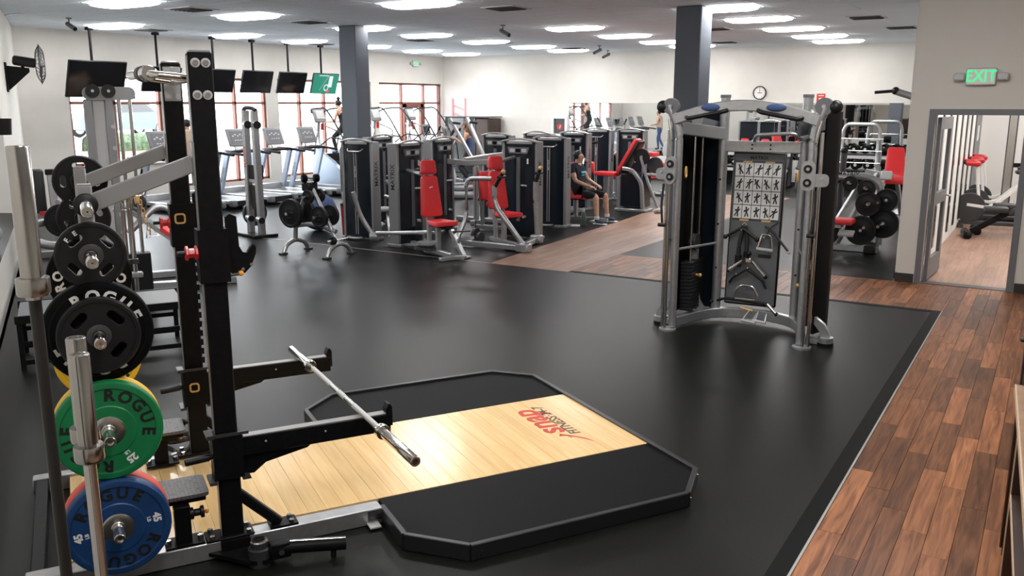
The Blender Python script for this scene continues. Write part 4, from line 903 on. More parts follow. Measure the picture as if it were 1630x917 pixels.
# ------------------------------------------------------------------ treadmills along the windows (local +y = the way the runner faces)
def make_treadmill(label):
    t = thing('treadmill', label, 'treadmill', (0, 0, 0), 90, 'treadmills facing the windows')
    part(t, 'deck', 'black_plastic', b2(-.36, .36, -1.05, .75, .06, .17, b=.02)); part(t, 'belt', 'black_pad', b2(-.27, .27, -1.06, .45, .165, .186, b=.004))
    for s in (-1, 1):
        part(t, 'side_rail', 'silver', b2(s*.27, s*.40, -1.02, .55, .12, .195, b=.015)); part(t, 'end_cap', 'grey_plastic', bx(s*.35, -1.05, .14, .14, .14, .14, b=.03, seg=2))
        up = part(t, 'upright', 'blue_silver', beam([(s*.40, .52, .12), (s*.40, .18, 1.12)], .07, .13, up=(0, 1, 0))); 
        F = Matrix.Translation((s*.436, .35, .62)) @ Matrix.Rotation(R(90*s), 4, 'Z') @ Matrix.Rotation(R(90), 4, 'X') @ Matrix.Rotation(R(90+s*18), 4, 'Z')
        part(up, 'lettering', 'grey_plastic', txt('MATRIX', .10, F, .0006, .001))
        part(t, 'handrail', 'black_plastic', tube([(s*.40, .30, 1.10), (s*.40, .12, 1.12), (s*.40, -.30, 1.08)], .032, 10, .06)); part(t, 'wheel', 'black_plastic', cyl((s*.30, .72, .05), (s*.34, .72, .05), .05, 14))
    part(t, 'motor_hood', 'grey_plastic', prism([(.40, .18), (.52, .30), (.72, .30), (.92, .20), (.98, .06), (.40, .06)], .74, Matrix.Translation((-.37, 0, 0)) @ Matrix.Rotation(R(90), 4, 'X') @ Matrix.Rotation(R(90), 4, 'Y')))
    part(t, 'cross_bar', 'black_plastic', tube([(-.40, .14, 1.12), (-.2, .04, 1.14), (.2, .04, 1.14), (.40, .14, 1.12)], .035, 10, .08)); part(t, 'cup_tray', 'black_plastic', bx(0, .22, 1.13, .74, .24, .07, b=.02)); part(t, 'grip_sensor', 'rust', bx(.05, .12, 1.175, .22, .05, .02))
    part(t, 'console_neck', 'silver', bx(0, .25, 1.22, .3, .06, .2, rx=-20, b=.015))
    c = part(t, 'console', 'console_grey', bx(0, .30, 1.43, .56, .06, .42, rx=-20, b=.04, seg=2)); part(c, 'console_screen', 'grey_plastic', bx(0, .2715, 1.445, .42, .008, .28, rx=-20))
    for k in range(5): part(c, 'key', 'light_plastic', bx(-.14+.07*k, .2865 if k % 2 else .2755, 1.50 if k % 2 else 1.47, .045, .006, .03, rx=-20))
    for k in range(4): part(c, 'key', 'light_plastic', bx(-.10+.07*k, .241, 1.375, .045, .006, .02, rx=-20))
    return t
TM = [(11.95, 'treadmill farthest left, used by the person in tan'), (12.95, 'treadmill hidden behind the nearer rack upright'), (14.0, 'treadmill directly behind the narrow silver column machine'),
      (15.1, 'treadmill second from the grey pillar along the windows'), (16.2, 'treadmill nearest the grey pillar along the windows')]
tm = None
for y, lb in TM:
    if tm is None: tm = make_treadmill(lb); tm.location = (-15.6, y, 0); tm.rotation_euler = (0, 0, R(90))
    else: dup(tm, (-15.6, y, 0), 90, lb)

# stair climbers
def make_stepper(label):
    t = thing('stair_climber', label, 'stair climber', (0, 0, 0), 90, 'stair climbers by the windows')
    part(t, 'base', 'grey_plastic', b2(-.36, .36, -.75, .75, 0, .14, b=.03)); part(t, 'housing', 'blue_silver', prism([(-.7, .12), (.55, .12), (.6, .95), (.45, 1.05), (-.1, .75), (-.65, .3)], .12, Matrix.Translation((-.40, 0, 0)) @ Matrix.Rotation(R(90), 4, 'X') @ Matrix.Rotation(R(90), 4, 'Y')))
    part(t, 'housing', 'blue_silver', prism([(-.7, .12), (.55, .12), (.6, .95), (.45, 1.05), (-.1, .75), (-.65, .3)], .12, Matrix.Translation((.28, 0, 0)) @ Matrix.Rotation(R(90), 4, 'X') @ Matrix.Rotation(R(90), 4, 'Y')))
    for k in range(4): part(t, 'stair_step', 'black_plastic', b2(-.27, .27, -.6+.26*k, -.32+.26*k, .10, .32+.2*k, b=.01))
    part(t, 'mast', 'silver', beam([(0, .55, .6), (0, .75, 1.35), (0, .70, 1.75)], .1, .09, .2, up=(0, 1, 0)))
    c = part(t, 'console', 'console_grey', bx(0, .66, 1.88, .42, .08, .40, rx=-22, b=.04, seg=2)); part(c, 'console_screen', 'light_plastic', bx(0, .621, 1.90, .28, .01, .22, rx=-22))
    for s in (-1, 1):
        part(t, 'handrail', 'black_plastic', tube([(s*.2, .72, 1.95), (s*.36, .6, 2.05), (s*.40, .05, 2.08), (s*.42, -.25, 1.75), (s*.42, -.72, 1.05), (s*.42, -.80, .5)], .022, 8, .12)); part(t, 'side_brace', 'black_plastic', tube([(s*.41, .3, 1.1), (s*.41, -.1, 1.35), (s*.42, -.55, 1.3)], .02, 8, .1)); part(t, 'rail_post', 'silver', tube([(s*.41, .5, .9), (s*.41, .35, 1.45), (s*.2, .66, 1.62)], .022, 8, .1))
    part(t, 'bottle_holder', 'red_plastic', cyl((.2, .75, 1.5), (.2, .75, 1.68), .045, 12)); return t
st = make_stepper('stair climber beside the grey pillar with a woman on it'); st.location = (-15.9, 17.35, 0)
dup(st, (-15.9, 19.6, 0), 90, 'unused stair climber just right of the grey pillar'); dup(st, (-15.9, 21.2, 0), 90, 'unused stair climber in front of the glass side door')
# elliptical used by the long-haired woman
def make_elliptical(label, loc, rz):
    t = thing('elliptical_trainer', label, 'elliptical', loc, rz)
    part(t, 'base', 'grey_plastic', b2(-.3, .3, -.9, .9, 0, .12, b=.03)); part(t, 'flywheel_cover', 'light_plastic', cyl((-.12, .55, .45), (.12, .55, .45), .36, 28, c=.03)); part(t, 'mast', 'silver', beam([(0, .6, .5), (0, .45, 1.4)], .09, .09, up=(0, 1, 0)))
    c = part(t, 'console', 'grey_plastic', bx(0, .40, 1.52, .36, .06, .30, rx=-18, b=.03, seg=2)); part(c, 'console_screen', 'screen_black', bx(0, .367, 1.53, .26, .01, .18, rx=-18))
    for s in (-1, 1): part(t, 'pedal_arm', 'silver', beam([(s*.2, .55, .4+s*.1), (s*.2, -.6, .3-s*.08)], .06, .06)); part(t, 'pedal', 'black_plastic', bx(s*.2, -.25, .38-s*.05, .18, .36, .05, b=.015)); part(t, 'swing_arm', 'silver', tube([(s*.28, .45, .5), (s*.30, .35, 1.1), (s*.27, .15, 1.5)], .022, 8, .2)); part(t, 'grip', 'black_plastic', cyl((s*.28, .22, 1.4), (s*.27, .12, 1.62), .03, 10))
    return t
make_elliptical('elliptical trainer with pale round cover used by the long haired woman', (-11.9, 17.2, 0), 110)
make_elliptical('elliptical trainer beyond the long haired woman', (-13.6, 18.6, 0), 95)
# exercise ball by the first machine
solo('exercise_ball', 'dark blue exercise ball on the floor behind the plate tree', 'ball', 'blue_cloth', ball(0, 0, .33, .33, n=24, m=14), loc=(-11.0, 11.4, 0))
t = thing('storage_bin', 'dark red bin standing left of the first weight tower', 'bin', (-10.25, 11.35, 0)); part(t, 'bin_body', 'dark_red', lathe([(0, 0), (.11, 0), (.13, .5), (.12, .5), (.1, .02), (0, .02)], 20)); part(t, 'bin_rim', 'black_plastic', lathe([(.12, .49), (.135, .49), (.135, .52), (.12, .52), (.12, .49)], 20))

# ------------------------------------------------------------------ televisions hung from the ceiling
def make_tv(label, y, w, h, x=-16.6, zc=2.70, pic=False, yaw=0):
    t = thing('hanging_television', label, 'television', (x, y, zc), yaw, 'televisions above the treadmills')
    M = Matrix.Rotation(R(18), 4, 'Y')
    sc = part(t, 'screen_case', 'black_plastic', xf(bx(0, 0, 0, .05, w, h, b=.008), M)); part(sc, 'screen', 'screen_black' if not pic else 'screen_green', xf(bx(.0258, 0, 0, .002, w-.03, h-.03), M))
    if pic:
        part(sc, 'picture_line', 'screen_line', xf(bx(.0272, -.05, .02, .001, .012, h*.9, rx=-35), M)); part(sc, 'picture_figure', 'screen_white', xf(bx(.0272, .18, .06, .001, .14, h*.55), M)); part(sc, 'picture_spot', 'screen_red', xf(bx(.0274, .12, -h*.36, .001, .1, .06), M)); part(sc, 'picture_text', 'screen_white', xf(bx(.0274, -.1, h*.40, .001, .34, .02), M)); part(sc, 'picture_ring', 'screen_white', xf(lat((.0272, .05, -.1), (.0276, .05, -.1), [(0.06, 0), (.09, 0), (.09, .0006), (.06, .0006)], 20), M))
    part(t, 'mount', 'dark_steel', bx(-.07, 0, .05, .09, .2, .2)); part(t, 'pole', 'black_steel', cyl((-.10, 0, 0), (-.10, 0, CZ-zc), .026, 10)); part(t, 'ceiling_plate', 'black_steel', bx(-.10, 0, CZ-zc-.03, .11, .13, .06, b=.01))
make_tv('largest blank television, nearest the left wall', 11.12, 1.27, .74, zc=2.67)
make_tv('blank television behind the farther rack upright', 12.65, .95, .54)
make_tv('blank television just right of the nearer rack upright', 14.15, .95, .54)
make_tv('blank television above the narrow silver column machine', 15.33, .95, .54)
make_tv('blank television left of the lit screen', 16.48, .95, .54)
make_tv('television showing a green picture beside the grey pillar', 17.66, .95, .54, pic=True)

# ------------------------------------------------------------------ cable column behind the plates (rack axes)
def cpart(t, O, name, m, *s, **k): return part(t, name, m, *off(*O, s), **k)
O = (.35, 10.6)
t = rthing('cable_column', 'tall grey cable column with two round black pulleys on top behind the plates', 'gym machine', *O)
for v in (.245, .45): cpart(t, O, 'column', 'silver_paint', b2(v-.045, v+.045, 10.55, 10.68, 0, 2.24, b=.012))
cpart(t, O, 'centre_panel', 'light_plastic', b2(.29, .405, 10.57, 10.62, .05, 2.24, b=.004)); cpart(t, O, 'head_beam', 'grey_paint', prism(rrect(.52, .14, .065, 4), .12, face_M(.46, 10.66, 2.30)))
for v in (.30, .455):
    pl = cpart(t, O, 'pulley', 'black_plastic', lat((v, 10.54, 2.325), (v, 10.50, 2.325), [(0, 0), (.07, 0), (.07, .012), (.058, .02), (.07, .028), (.07, .04), (0, .04)], 24)); cpart(pl, O, 'pulley_bolt', 'light_plastic', cyl((v, 10.5, 2.325), (v, 10.485, 2.325), .016, 10))
for v in (.55, .66): cpart(t, O, 'guide_rod', 'chrome', cyl((v, 10.62, .1), (v, 10.62, 2.25), .019, 10))
cpart(t, O, 'rod_cap', 'grey_paint', b2(.52, .72, 10.58, 10.66, 2.24, 2.30, b=.01))
for z in (1.95, 1.72, 1.5, 1.28, 1.0, .8): cpart(t, O, 'column_bolt', 'light_plastic', cyl((.47, 10.55, z), (.47, 10.535, z), .022, 10))
cpart(t, O, 'floor_foot', 'silver', tube([(.35, 10.6, .06), (.75, 10.5, .08), (1.05, 10.4, .03)], .05, 10, .2)); cpart(t, O, 'weight_block', 'black_iron', b2(.50, .74, 10.55, 10.72, .10, .55, b=.01)); cpart(t, O, 'base_beam', 'silver_paint', b2(.15, .8, 10.5, 10.75, 0, .09, b=.01)); cpart(t, O, 'cable_handle', 'black_steel', tube([(.14, 10.5, 1.55), (.10, 10.45, 1.45), (.12, 10.45, 1.32), (.22, 10.5, 1.32)], .012, 8, .03)); cpart(t, O, 'cable_handle', 'black_steel', tube([(.58, 10.5, 1.62), (.72, 10.48, 1.52), (.70, 10.48, 1.40), (.58, 10.5, 1.38)], .012, 8, .03))
# low stand with hanging handles and chain in front of the column
O = (.52, 9.9)
t = rthing('attachment_stand', 'chrome stand with hanging chains and cable handles beside the farther upright', 'stand', *O)
for v in (.46, .53): cpart(t, O, 'rod', 'chrome', cyl((v, 9.9, .03), (v, 9.9, 1.28), .022, 12)); cpart(t, O, 'rod_collar', 'dark_steel', cyl((v, 9.9, .55), (v, 9.9, .60), .04, 12)); cpart(t, O, 'rod_foot', 'black_plastic', cyl((v, 9.9, 0), (v, 9.9, .04), .045, 12))
cpart(t, O, 'clamp', 'silver', b2(.40, .60, 9.86, 9.94, .40, .46, b=.01)); cpart(t, O, 'hook_bar', 'chrome', tube([(.40, 9.86, 1.36), (.47, 9.86, 1.26), (.66, 9.86, 1.26), (.70, 9.86, 1.33)], .012, 8, .02))
for k in range(9):
    z = 1.24-.045*k; cpart(t, O, 'chain_link', 'gold', tube([(.62+.01*k+.014*math.cos(a)*(1 if k % 2 else .3), 9.85+.014*math.cos(a)*(0 if k % 2 else 1), z+.03*math.sin(a)) for a in [q*PI/5 for q in range(10)]], .006, 6, closed=True))
cpart(t, O, 'spring_clip', 'gold', tube([(.60+.022*math.cos(k*.9), 9.85+.022*math.sin(k*.9), 1.27-.0022*k) for k in range(40)], .006, 6)); cpart(t, O, 'triangle_handle', 'chrome', tube([(.42, 9.85, 1.24), (.36, 9.85, 1.12), (.50, 9.85, 1.12)], .010, 8, closed=True)); cpart(t, O, 'triangle_handle', 'chrome', tube([(.68, 9.85, .98), (.66, 9.85, .82), (.78, 9.85, .84)], .010, 8, closed=True))
# low deck with dark frame
O = (.15, 8.5)
t = rthing('low_deck', 'low grey topped deck with black tube frame behind the storage posts', 'deck', *O)
cpart(t, O, 'deck_top', 'grey_plastic', b2(-.50, .80, 8.2, 8.82, .43, .46, b=.006)); cpart(t, O, 'deck_edge', 'black_steel', b2(-.52, .82, 8.17, 8.2, .40, .465)); cpart(t, O, 'deck_edge', 'black_steel', b2(-.52, .82, 8.82, 8.85, .40, .465))
for v in (-.49, -.36, .79): 
    for u in (8.2, 8.8): cpart(t, O, 'leg', 'black_steel', b2(v-.02, v+.02, u-.02, u+.02, 0, .43))
for z in (.06, .22): cpart(t, O, 'stretcher', 'black_steel', b2(-.47, .77, 8.19, 8.21, z-.02, z+.02)); cpart(t, O, 'stretcher', 'black_steel', b2(-.47, .77, 8.79, 8.81, z-.02, z+.02))
# plate-loaded leg press at the far left
O = (-.05, 14.3)
t = rthing('leg_press', 'plate loaded leg machine with black pads and silver frame in the left corner', 'gym machine', *O)
cpart(t, O, 'pad_post', 'silver', beam([(-.22, 14.4, 0), (-.24, 14.5, 1.18)], .11, .1, up=(0, 1, 0))); cpart(t, O, 'post_cap', 'black_plastic', bx(-.24, 14.5, 1.22, .15, .14, .08, b=.01))
cpart(t, O, 'pad', 'black_pad', bx(-.42, 14.5, .95, .17, .3, .62, b=.04, seg=2)); cpart(t, O, 'pad', 'black_pad', bx(-.05, 14.6, .98, .17, .3, .55, b=.04, seg=2))
cpart(t, O, 'slide_rail', 'silver', beam([(-.18, 14.3, 1.05), (.42, 14.0, .55)], .05, .06)); cpart(t, O, 'slide_rail', 'silver', beam([(-.20, 14.0, .85), (.35, 13.8, .45)], .05, .06)); cpart(t, O, 'bumper_frame', 'silver_paint', tube([(.5, 13.2, .35), (-.30, 12.6, .40), (-.56, 12.6, .52), (-.60, 13.0, .58), (-.45, 13.4, .62), (.45, 13.9, .60)], .055, 12, .15)); cpart(t, O, 'red_catch', 'red_plastic', bx(-.33, 13.6, .72, .16, .06, .05)); cpart(t, O, 'floor_rail', 'silver_paint', b2(-.5, .6, 14.2, 14.35, 0, .1, b=.01)); cpart(t, O, 'red_strut', 'dark_red', beam([(-.15, 13.0, .1), (-.14, 13.0, .5)], .05, .05, up=(0, 1, 0)))
cpart(t, O, 'storage_peg', 'chrome', cyl((-.1, 13.45, .62), (-.1, 13.0, .62), .025, 12))
loose = [(-.14, 13.35, .64, .225, 'black plate on the left corner leg machine, upper peg'), (.05, 13.2, .40, .20, 'black plate on the left corner leg machine, lower peg')]
for v, u, z, r, lb in loose: loose_plate(lb, RW(v, u, z), RZ+90, r, .06)
# red railed machine seen between plates and rack
O = (1.0, 11.6)
t = rthing('lever_row_machine', 'silver railed machine with red pads between the storage posts and the rack uprights', 'gym machine', *O)
cpart(t, O, 'incline_rail', 'silver', beam([(.55, 12.2, .95), (1.35, 11.2, .35)], .07, .07)); cpart(t, O, 'incline_pad', 'red_vinyl', beam([(1.0, 11.62, .68), (1.32, 11.22, .44)], .16, .06)); cpart(t, O, 'round_frame', 'silver', tube([(.6, 12.0, .6), (1.0, 12.1, .95), (1.25, 12.0, .75), (1.28, 11.9, .3), (1.2, 11.8, .05)], .045, 12, .25)); cpart(t, O, 'floor_rail', 'silver', b2(.5, 1.75, 11.15, 11.25, 0, .09, b=.01)); cpart(t, O, 'floor_rail', 'silver', b2(.5, 1.6, 11.9, 12.0, 0, .09, b=.01)); cpart(t, O, 'seat', 'red_vinyl', bx(1.55, 11.6, .5, .26, .3, .10, ry=-35, b=.04, seg=2)); cpart(t, O, 'seat_post', 'silver', beam([(1.5, 11.6, 0), (1.5, 11.6, .46)], .07, .07, up=(0, 1, 0))); cpart(t, O, 'black_roll', 'black_pad', cyl((.75, 11.8, 1.0), (.75, 12.15, 1.0), .08, 14, c=.02))
# narrow silver column machine
t = thing('column_machine', 'narrow silver twin post machine with small weight stack, left of the plate tree', 'gym machine', (-11.42, 10.35, 0), -15)
for s in (-1, 1):
    p = part(t, 'post', 'silver', beam([(s*.19, 0, 0), (s*.155, 0, 2.08)], .10, .10, up=(0, 1, 0))); part(t, 'roller', 'silver', cyl((s*.16+.01, 0, 1.86), (s*.16+.17, -.05, 1.85), .06, 16)); part(t, 'roller_cap', 'black_plastic', cyl((s*.16+.165, -.05, 1.85), (s*.16+.20, -.06, 1.85), .064, 16)); part(t, 'foot_roller', 'silver', cyl((s*.18, -.05, .30), (s*.18+.2, -.1, .30), .05, 14)); part(t, 'foot_roller_cap', 'black_plastic', cyl((s*.18+.2, -.1, .30), (s*.18+.24, -.11, .30), .052, 14))
part(t, 'lettering', 'print_red', txt('MATRIX', .10, face_M(-.172, -.0515, 1.32) @ Matrix.Rotation(R(88), 4, 'Z'), .0006, .001), label='red maker name')
part(t, 'top_bar', 'black_plastic', tube([(-.21, 0, 2.08), (-.12, -.02, 2.12), (.12, -.02, 2.12), (.21, 0, 2.08)], .035, 10, .05)); part(t, 'cross_tube', 'silver', b2(-.18, .18, -.02, .04, .90, .95)); part(t, 'weight_stack', 'black_iron', bx(0, .05, 1.07, .28, .14, .24, b=.01)); part(t, 'lower_carriage', 'black_plastic', prism([(-.14, .3), (.14, .3), (.06, -.1), (-.06, -.1)], .08, face_M(0, .06, .55))); part(t, 'cable', 'print_black', cyl((0, 0, .95), (0, 0, .2), .006, 6)); part(t, 'base', 'black_plastic', b2(-.30, .34, -.22, .22, 0, .05, b=.01)); part(t, 'side_pad', 'black_pad', bx(-.20, .1, 1.08, .07, .16, .2, b=.02)); part(t, 'round_wheel', 'dark_steel', cyl((-.28, .12, .35), (-.24, .12, .35), .22, 24))
# wall fan on the left wall and black bin beside it
t = thing('wall_fan', 'black wall fan with round cage high on the left wall', 'fan', RW(-.75, 16.2, 2.62), RZ)
part(t, 'wall_bracket', 'black_steel', prism([(0, .15), (0, -.22), (.04, -.22), (.34, .06), (.34, .12), (.04, .15)], .05, Matrix.Translation((0, .03, 0)) @ Matrix.Rotation(R(90), 4, 'X')))
part(t, 'bracket_plate', 'black_steel', b2(0, .03, -.12, .12, -.25, .2)); part(t, 'motor', 'black_plastic', cyl((.12, 0, .24), (.44, -.03, .19), .075, 16, c=.02)); part(t, 'neck', 'black_steel', cyl((.25, 0, .08), (.25, 0, .2), .025, 8))
cg = part(t, 'cage_rim', 'dark_steel', tube([(.50+.04*0, -.02+.30*math.cos(a), .18+.30*math.sin(a)) for a in [k*PI/14 for k in range(28)]], .010, 6, closed=True, up=(1, 0, 0)))
for k in range(24):
    a = 2*PI*k/24; part(cg, 'cage_wire', 'dark_steel', tube([(.565, -.02+.05*math.cos(a), .18+.05*math.sin(a)), (.56, -.02+.2*math.cos(a+.2), .18+.2*math.sin(a+.2)), (.50, -.02+.30*math.cos(a+.3), .18+.30*math.sin(a+.3))], .004, 5, .1)); part(cg, 'cage_wire', 'dark_steel', tube([(.43, -.02+.07*math.cos(a), .18+.07*math.sin(a)), (.44, -.02+.2*math.cos(a), .18+.2*math.sin(a)), (.50, -.02+.30*math.cos(a), .18+.30*math.sin(a))], .004, 5, .1))
for k in range(3):
    a = R(120*k+20); part(t, 'blade', 'grey_plastic', xf(prism(rrect(.11, .20, .04), .006), Matrix.Translation((.50, -.02, .18)) @ Matrix.Rotation(a, 4, 'X') @ Matrix.Translation((0, 0, .15)) @ Matrix.Rotation(R(90), 4, 'X') @ Matrix.Rotation(R(65), 4, 'Y')))
part(t, 'hub', 'light_plastic', cyl((.47, -.02, .18), (.56, -.02, .18), .05, 16, c=.01))
t = thing('wall_cup', 'small black cup holder on the left wall above the tall barbell', 'bin', RW(-.75, 11.5, 2.0), RZ); part(t, 'cup_body', 'black_plastic', lat((.14, 0, -.15), (.14, 0, .03), [(0, 0), (.075, 0), (.09, .18), (.083, .18), (.07, .01), (0, .01)], 18)); part(t, 'cup_bracket', 'black_steel', b2(0, .08, -.05, .05, -.12, -.02))

# ------------------------------------------------------------------ dual cable trainer
TO = (-2.45, 8.40)
t = thing('cable_trainer', 'large silver dual cable trainer with black shrouds and an instruction board', 'gym machine', (*TO, 0), 0)
P = lambda name, m, *s, **k: part(t, name, m, *s, **k)
for s in (-1, 1):
    col = P('front_column', 'silver', tube([(s*.62, -.35, .03), (s*.62, -.35, 1.93), (s*.67, -.36, 2.06), (s*.72, -.37, 2.16)], .038, 14, .12))
    P('adjust_rail', 'chrome', cyl((s*.705, -.40, .03), (s*.705, -.40, 1.95), .017, 12)); P('adjust_rail', 'steel', tube([(s*.665, -.43, .03), (s*.665, -.43, 1.9), (s*.70, -.42, 2.05)], .014, 10, .1)); part(col, 'column_foot', 'silver', prism(circ(.085, 20), .02, TR(s*.65, -.39, 0)))
    pu = P('top_pulley', 'grey_plastic', lat((s*.70, -.40, 2.17), (s*.70, -.34, 2.17), [(0, 0), (.075, 0), (.075, .015), (.06, .03), (.075, .045), (.075, .06), (0, .06)], 24)); part(pu, 'pulley_bolt', 'silver', cyl((s*.70, -.415, 2.17), (s*.70, -.40, 2.17), .018, 10))
    P('top_knob', 'black_plastic', ball(s*.79, -.36, 2.165, .06))
    bc = P('back_column', 'silver', cyl((s*.40, .30, .06), (s*.40, .30, 2.25), .048, 16)); part(bc, 'column_cap', 'grey_plastic', cyl((s*.40, .30, 2.25), (s*.40, .30, 2.28), .052, 16))
    for z in (.55, 1.0, 1.45, 1.9): part(bc, 'column_screw', 'print_black', cyl((s*.40, .252, z), (s*.40, .248, z), .012, 8))
    # outer shroud round the weight stack
    sh = [(s*.70, -.22), (s*.76, -.02), (s*.74, .22), (s*.62, .42), (s*.60, .40), (s*.715, .21), (s*.735, -.02), (s*.68, -.20)]
    P('shroud', 'matte_black', prism(sh if s > 0 else sh[::-1], 2.02, TR(0, 0, .10)))
    P('rear_shroud', 'shroud', prism([(s*.62, .42), (s*.42, .36), (s*.42, .345), (s*.62, .40)][::s], 2.0, TR(0, 0, .10)))
    for x, y in ((.58, -.02), (.58, .2)): P('guide_rod', 'chrome', cyl((s*x, y, .12), (s*x, y, 1.88), .012, 10))
    for k in range(14): P('stack_plate', 'black_iron', bx(s*.585, .09, .16+.036*k, .12, .40, .032, b=.004))
    P('stack_pin', 'gold', cyl((s*.525, .02, .50), (s*.49, .02, .50), .014, 10), ball(s*.485, .02, .50, .02)); P('stack_pulley', 'dark_steel', lat((s*.55, .09, .82), (s*.61, .09, .82), [(0, 0), (.09, 0), (.09, .015), (.075, .03), (.09, .045), (.09, .06), (0, .06)], 24)); P('stack_yoke', 'silver', bx(s*.58, .09, .70, .08, .05, .1))
    P('stack_cable', 'print_black', cyl((s*.58, .17, .82), (s*.58, .17, 1.95), .005, 6), cyl((s*.58, .01, .82), (s*.58, .01, 1.95), .005, 6))
    P('top_side_beam', 'silver_paint', beam([(s*.62, -.33, 1.97), (s*.40, .28, 1.90)], .06, .12)); P('upper_pulley', 'silver', lat((s*.53, -.12, 2.06), (s*.58, -.10, 2.06), [(0, 0), (.085, 0), (.085, .012), (.07, .025), (.085, .038), (.085, .05), (0, .05)], 24)); P('top_plate', 'grey_plastic', prism([(-.3, .12), (.3, .02), (.3, -.02), (-.3, -.1)][::1], .006, TR(s*.56, .02, 2.0) @ Matrix.Rotation(R(70), 4, 'Z') @ Matrix.Rotation(R(90), 4, 'X')))
    P('lower_tie', 'silver', beam([(s*.60, -.28, .80), (s*.42, .26, .80)], .02, .025))
    # pulley carriage that slides on the rail
    zc = 1.58
    cr = P('pulley_carriage', 'silver', prism(rrect(.12, .26, .058, 4), .025, face_M(s*.63, -.50, zc, 12*s)), prism(rrect(.17, .11, .04, 4), .03, face_M(s*.71, -.45, zc-.04, 12*s))); 
    for q in (-.06, .06): part(cr, 'carriage_pulley', 'black_plastic', prism(circ(.036, 18), .012, face_M(s*.63, -.525, zc+q, 12*s))); part(cr, 'pulley_hub', 'silver', prism(circ(.015, 12), .016, face_M(s*.63, -.526, zc+q, 12*s)))
    part(cr, 'carriage_bolt', 'light_plastic', prism(circ(.010, 8), .012, face_M(s*.74, -.48, zc-.02, 12*s))); P('handle_ring', 'gold', tube([(s*.52, -.40+.02*math.cos(a), zc-.02+.05*math.sin(a)) for a in [k*PI/6 for k in range(12)]], .007, 6, closed=True, up=(1, 0, 0)))
    P('hand_strap', 'print_black', tube([(s*.70, -.50, 1.45), (s*.71, -.52, 1.25), (s*.69, -.53, 1.08)], .012, 8, .05)); P('strap_handle', 'black_plastic', cyl((s*.66, -.53, 1.06), (s*.73, -.53, 1.06), .018, 10))
    # flared foot with round pad
    P('flared_foot', 'silver', prism([(0, 0), (.20, 0), (.19, .10), (.14, .19), (.06, .25), (0, .27), (0, .20), (.05, .18), (.10, .12), (.12, .05), (0, .05)], .05, Matrix.Translation((s*.66, -.18, .01)) @ Matrix.Rotation(R(0 if s > 0 else 180), 4, 'Z') @ Matrix.Translation((0, .025, 0)) @ Matrix.Rotation(R(90), 4, 'X')))
    P('foot_pad', 'black_plastic', prism(circ(.075, 20), .03, TR(s*.81, -.17, 0))); P('foot_disc', 'silver', prism(circ(.07, 20), .05, TR(s*.81, -.17, .03)))
    P('grip_handle', 'black_plastic', tube([(s*.14, -.43, 2.135), (s*.18, -.47, 2.12), (s*.50, -.46, 2.06), (s*.53, -.42, 2.07)], .020, 10, .04)); P('grip_boss', 'blue_cloth', ball(s*.30, -.43, 2.16, .09, .03, .035))
arch = [(-.66+1.32*k/14, -.38-.02*math.sin(PI*k/14), 2.05+.13*math.sin(PI*k/14)) for k in range(15)]
P('top_arch', 'silver', beam(arch, .06, .10))
P('mid_beam', 'silver', beam([(-.38, .30, 1.78), (.38, .30, 1.78)], .06, .11))
for x in (-.1, .08):
    for z in (1.76, 1.80): P('beam_screw', 'print_black', cyl((x, .268, z), (x, .264, z), .010, 8))
P('high_handle', 'silver', tube([(-.06, .20, 1.84), (-.03, .14, 1.90), (.33, .14, 1.92), (.38, .22, 1.86)], .018, 10, .05))
base = [(-.62, -.30, .07), (-.52, .08, .07), (-.40, .26, .08), (-.15, .34, .09), (.15, .34, .09), (.40, .26, .08), (.52, .08, .07), (.62, -.30, .07)]
P('base_beam', 'silver', beam(fillet(base, .2), .07, .10)); 
for x in (-.40, .40): P('base_bolt', 'light_plastic', cyl((x, .22, .09), (x, .20, .09), .014, 8))
P('side_fin', 'silver', prism([(0, 0), (.16, 0), (.10, .03), (.05, .10), (.02, .22), (0, .22)], .02, Matrix.Translation((-.56, .12, .12)) @ Matrix.Rotation(R(60), 4, 'Z') @ Matrix.Rotation(R(90), 4, 'X')))
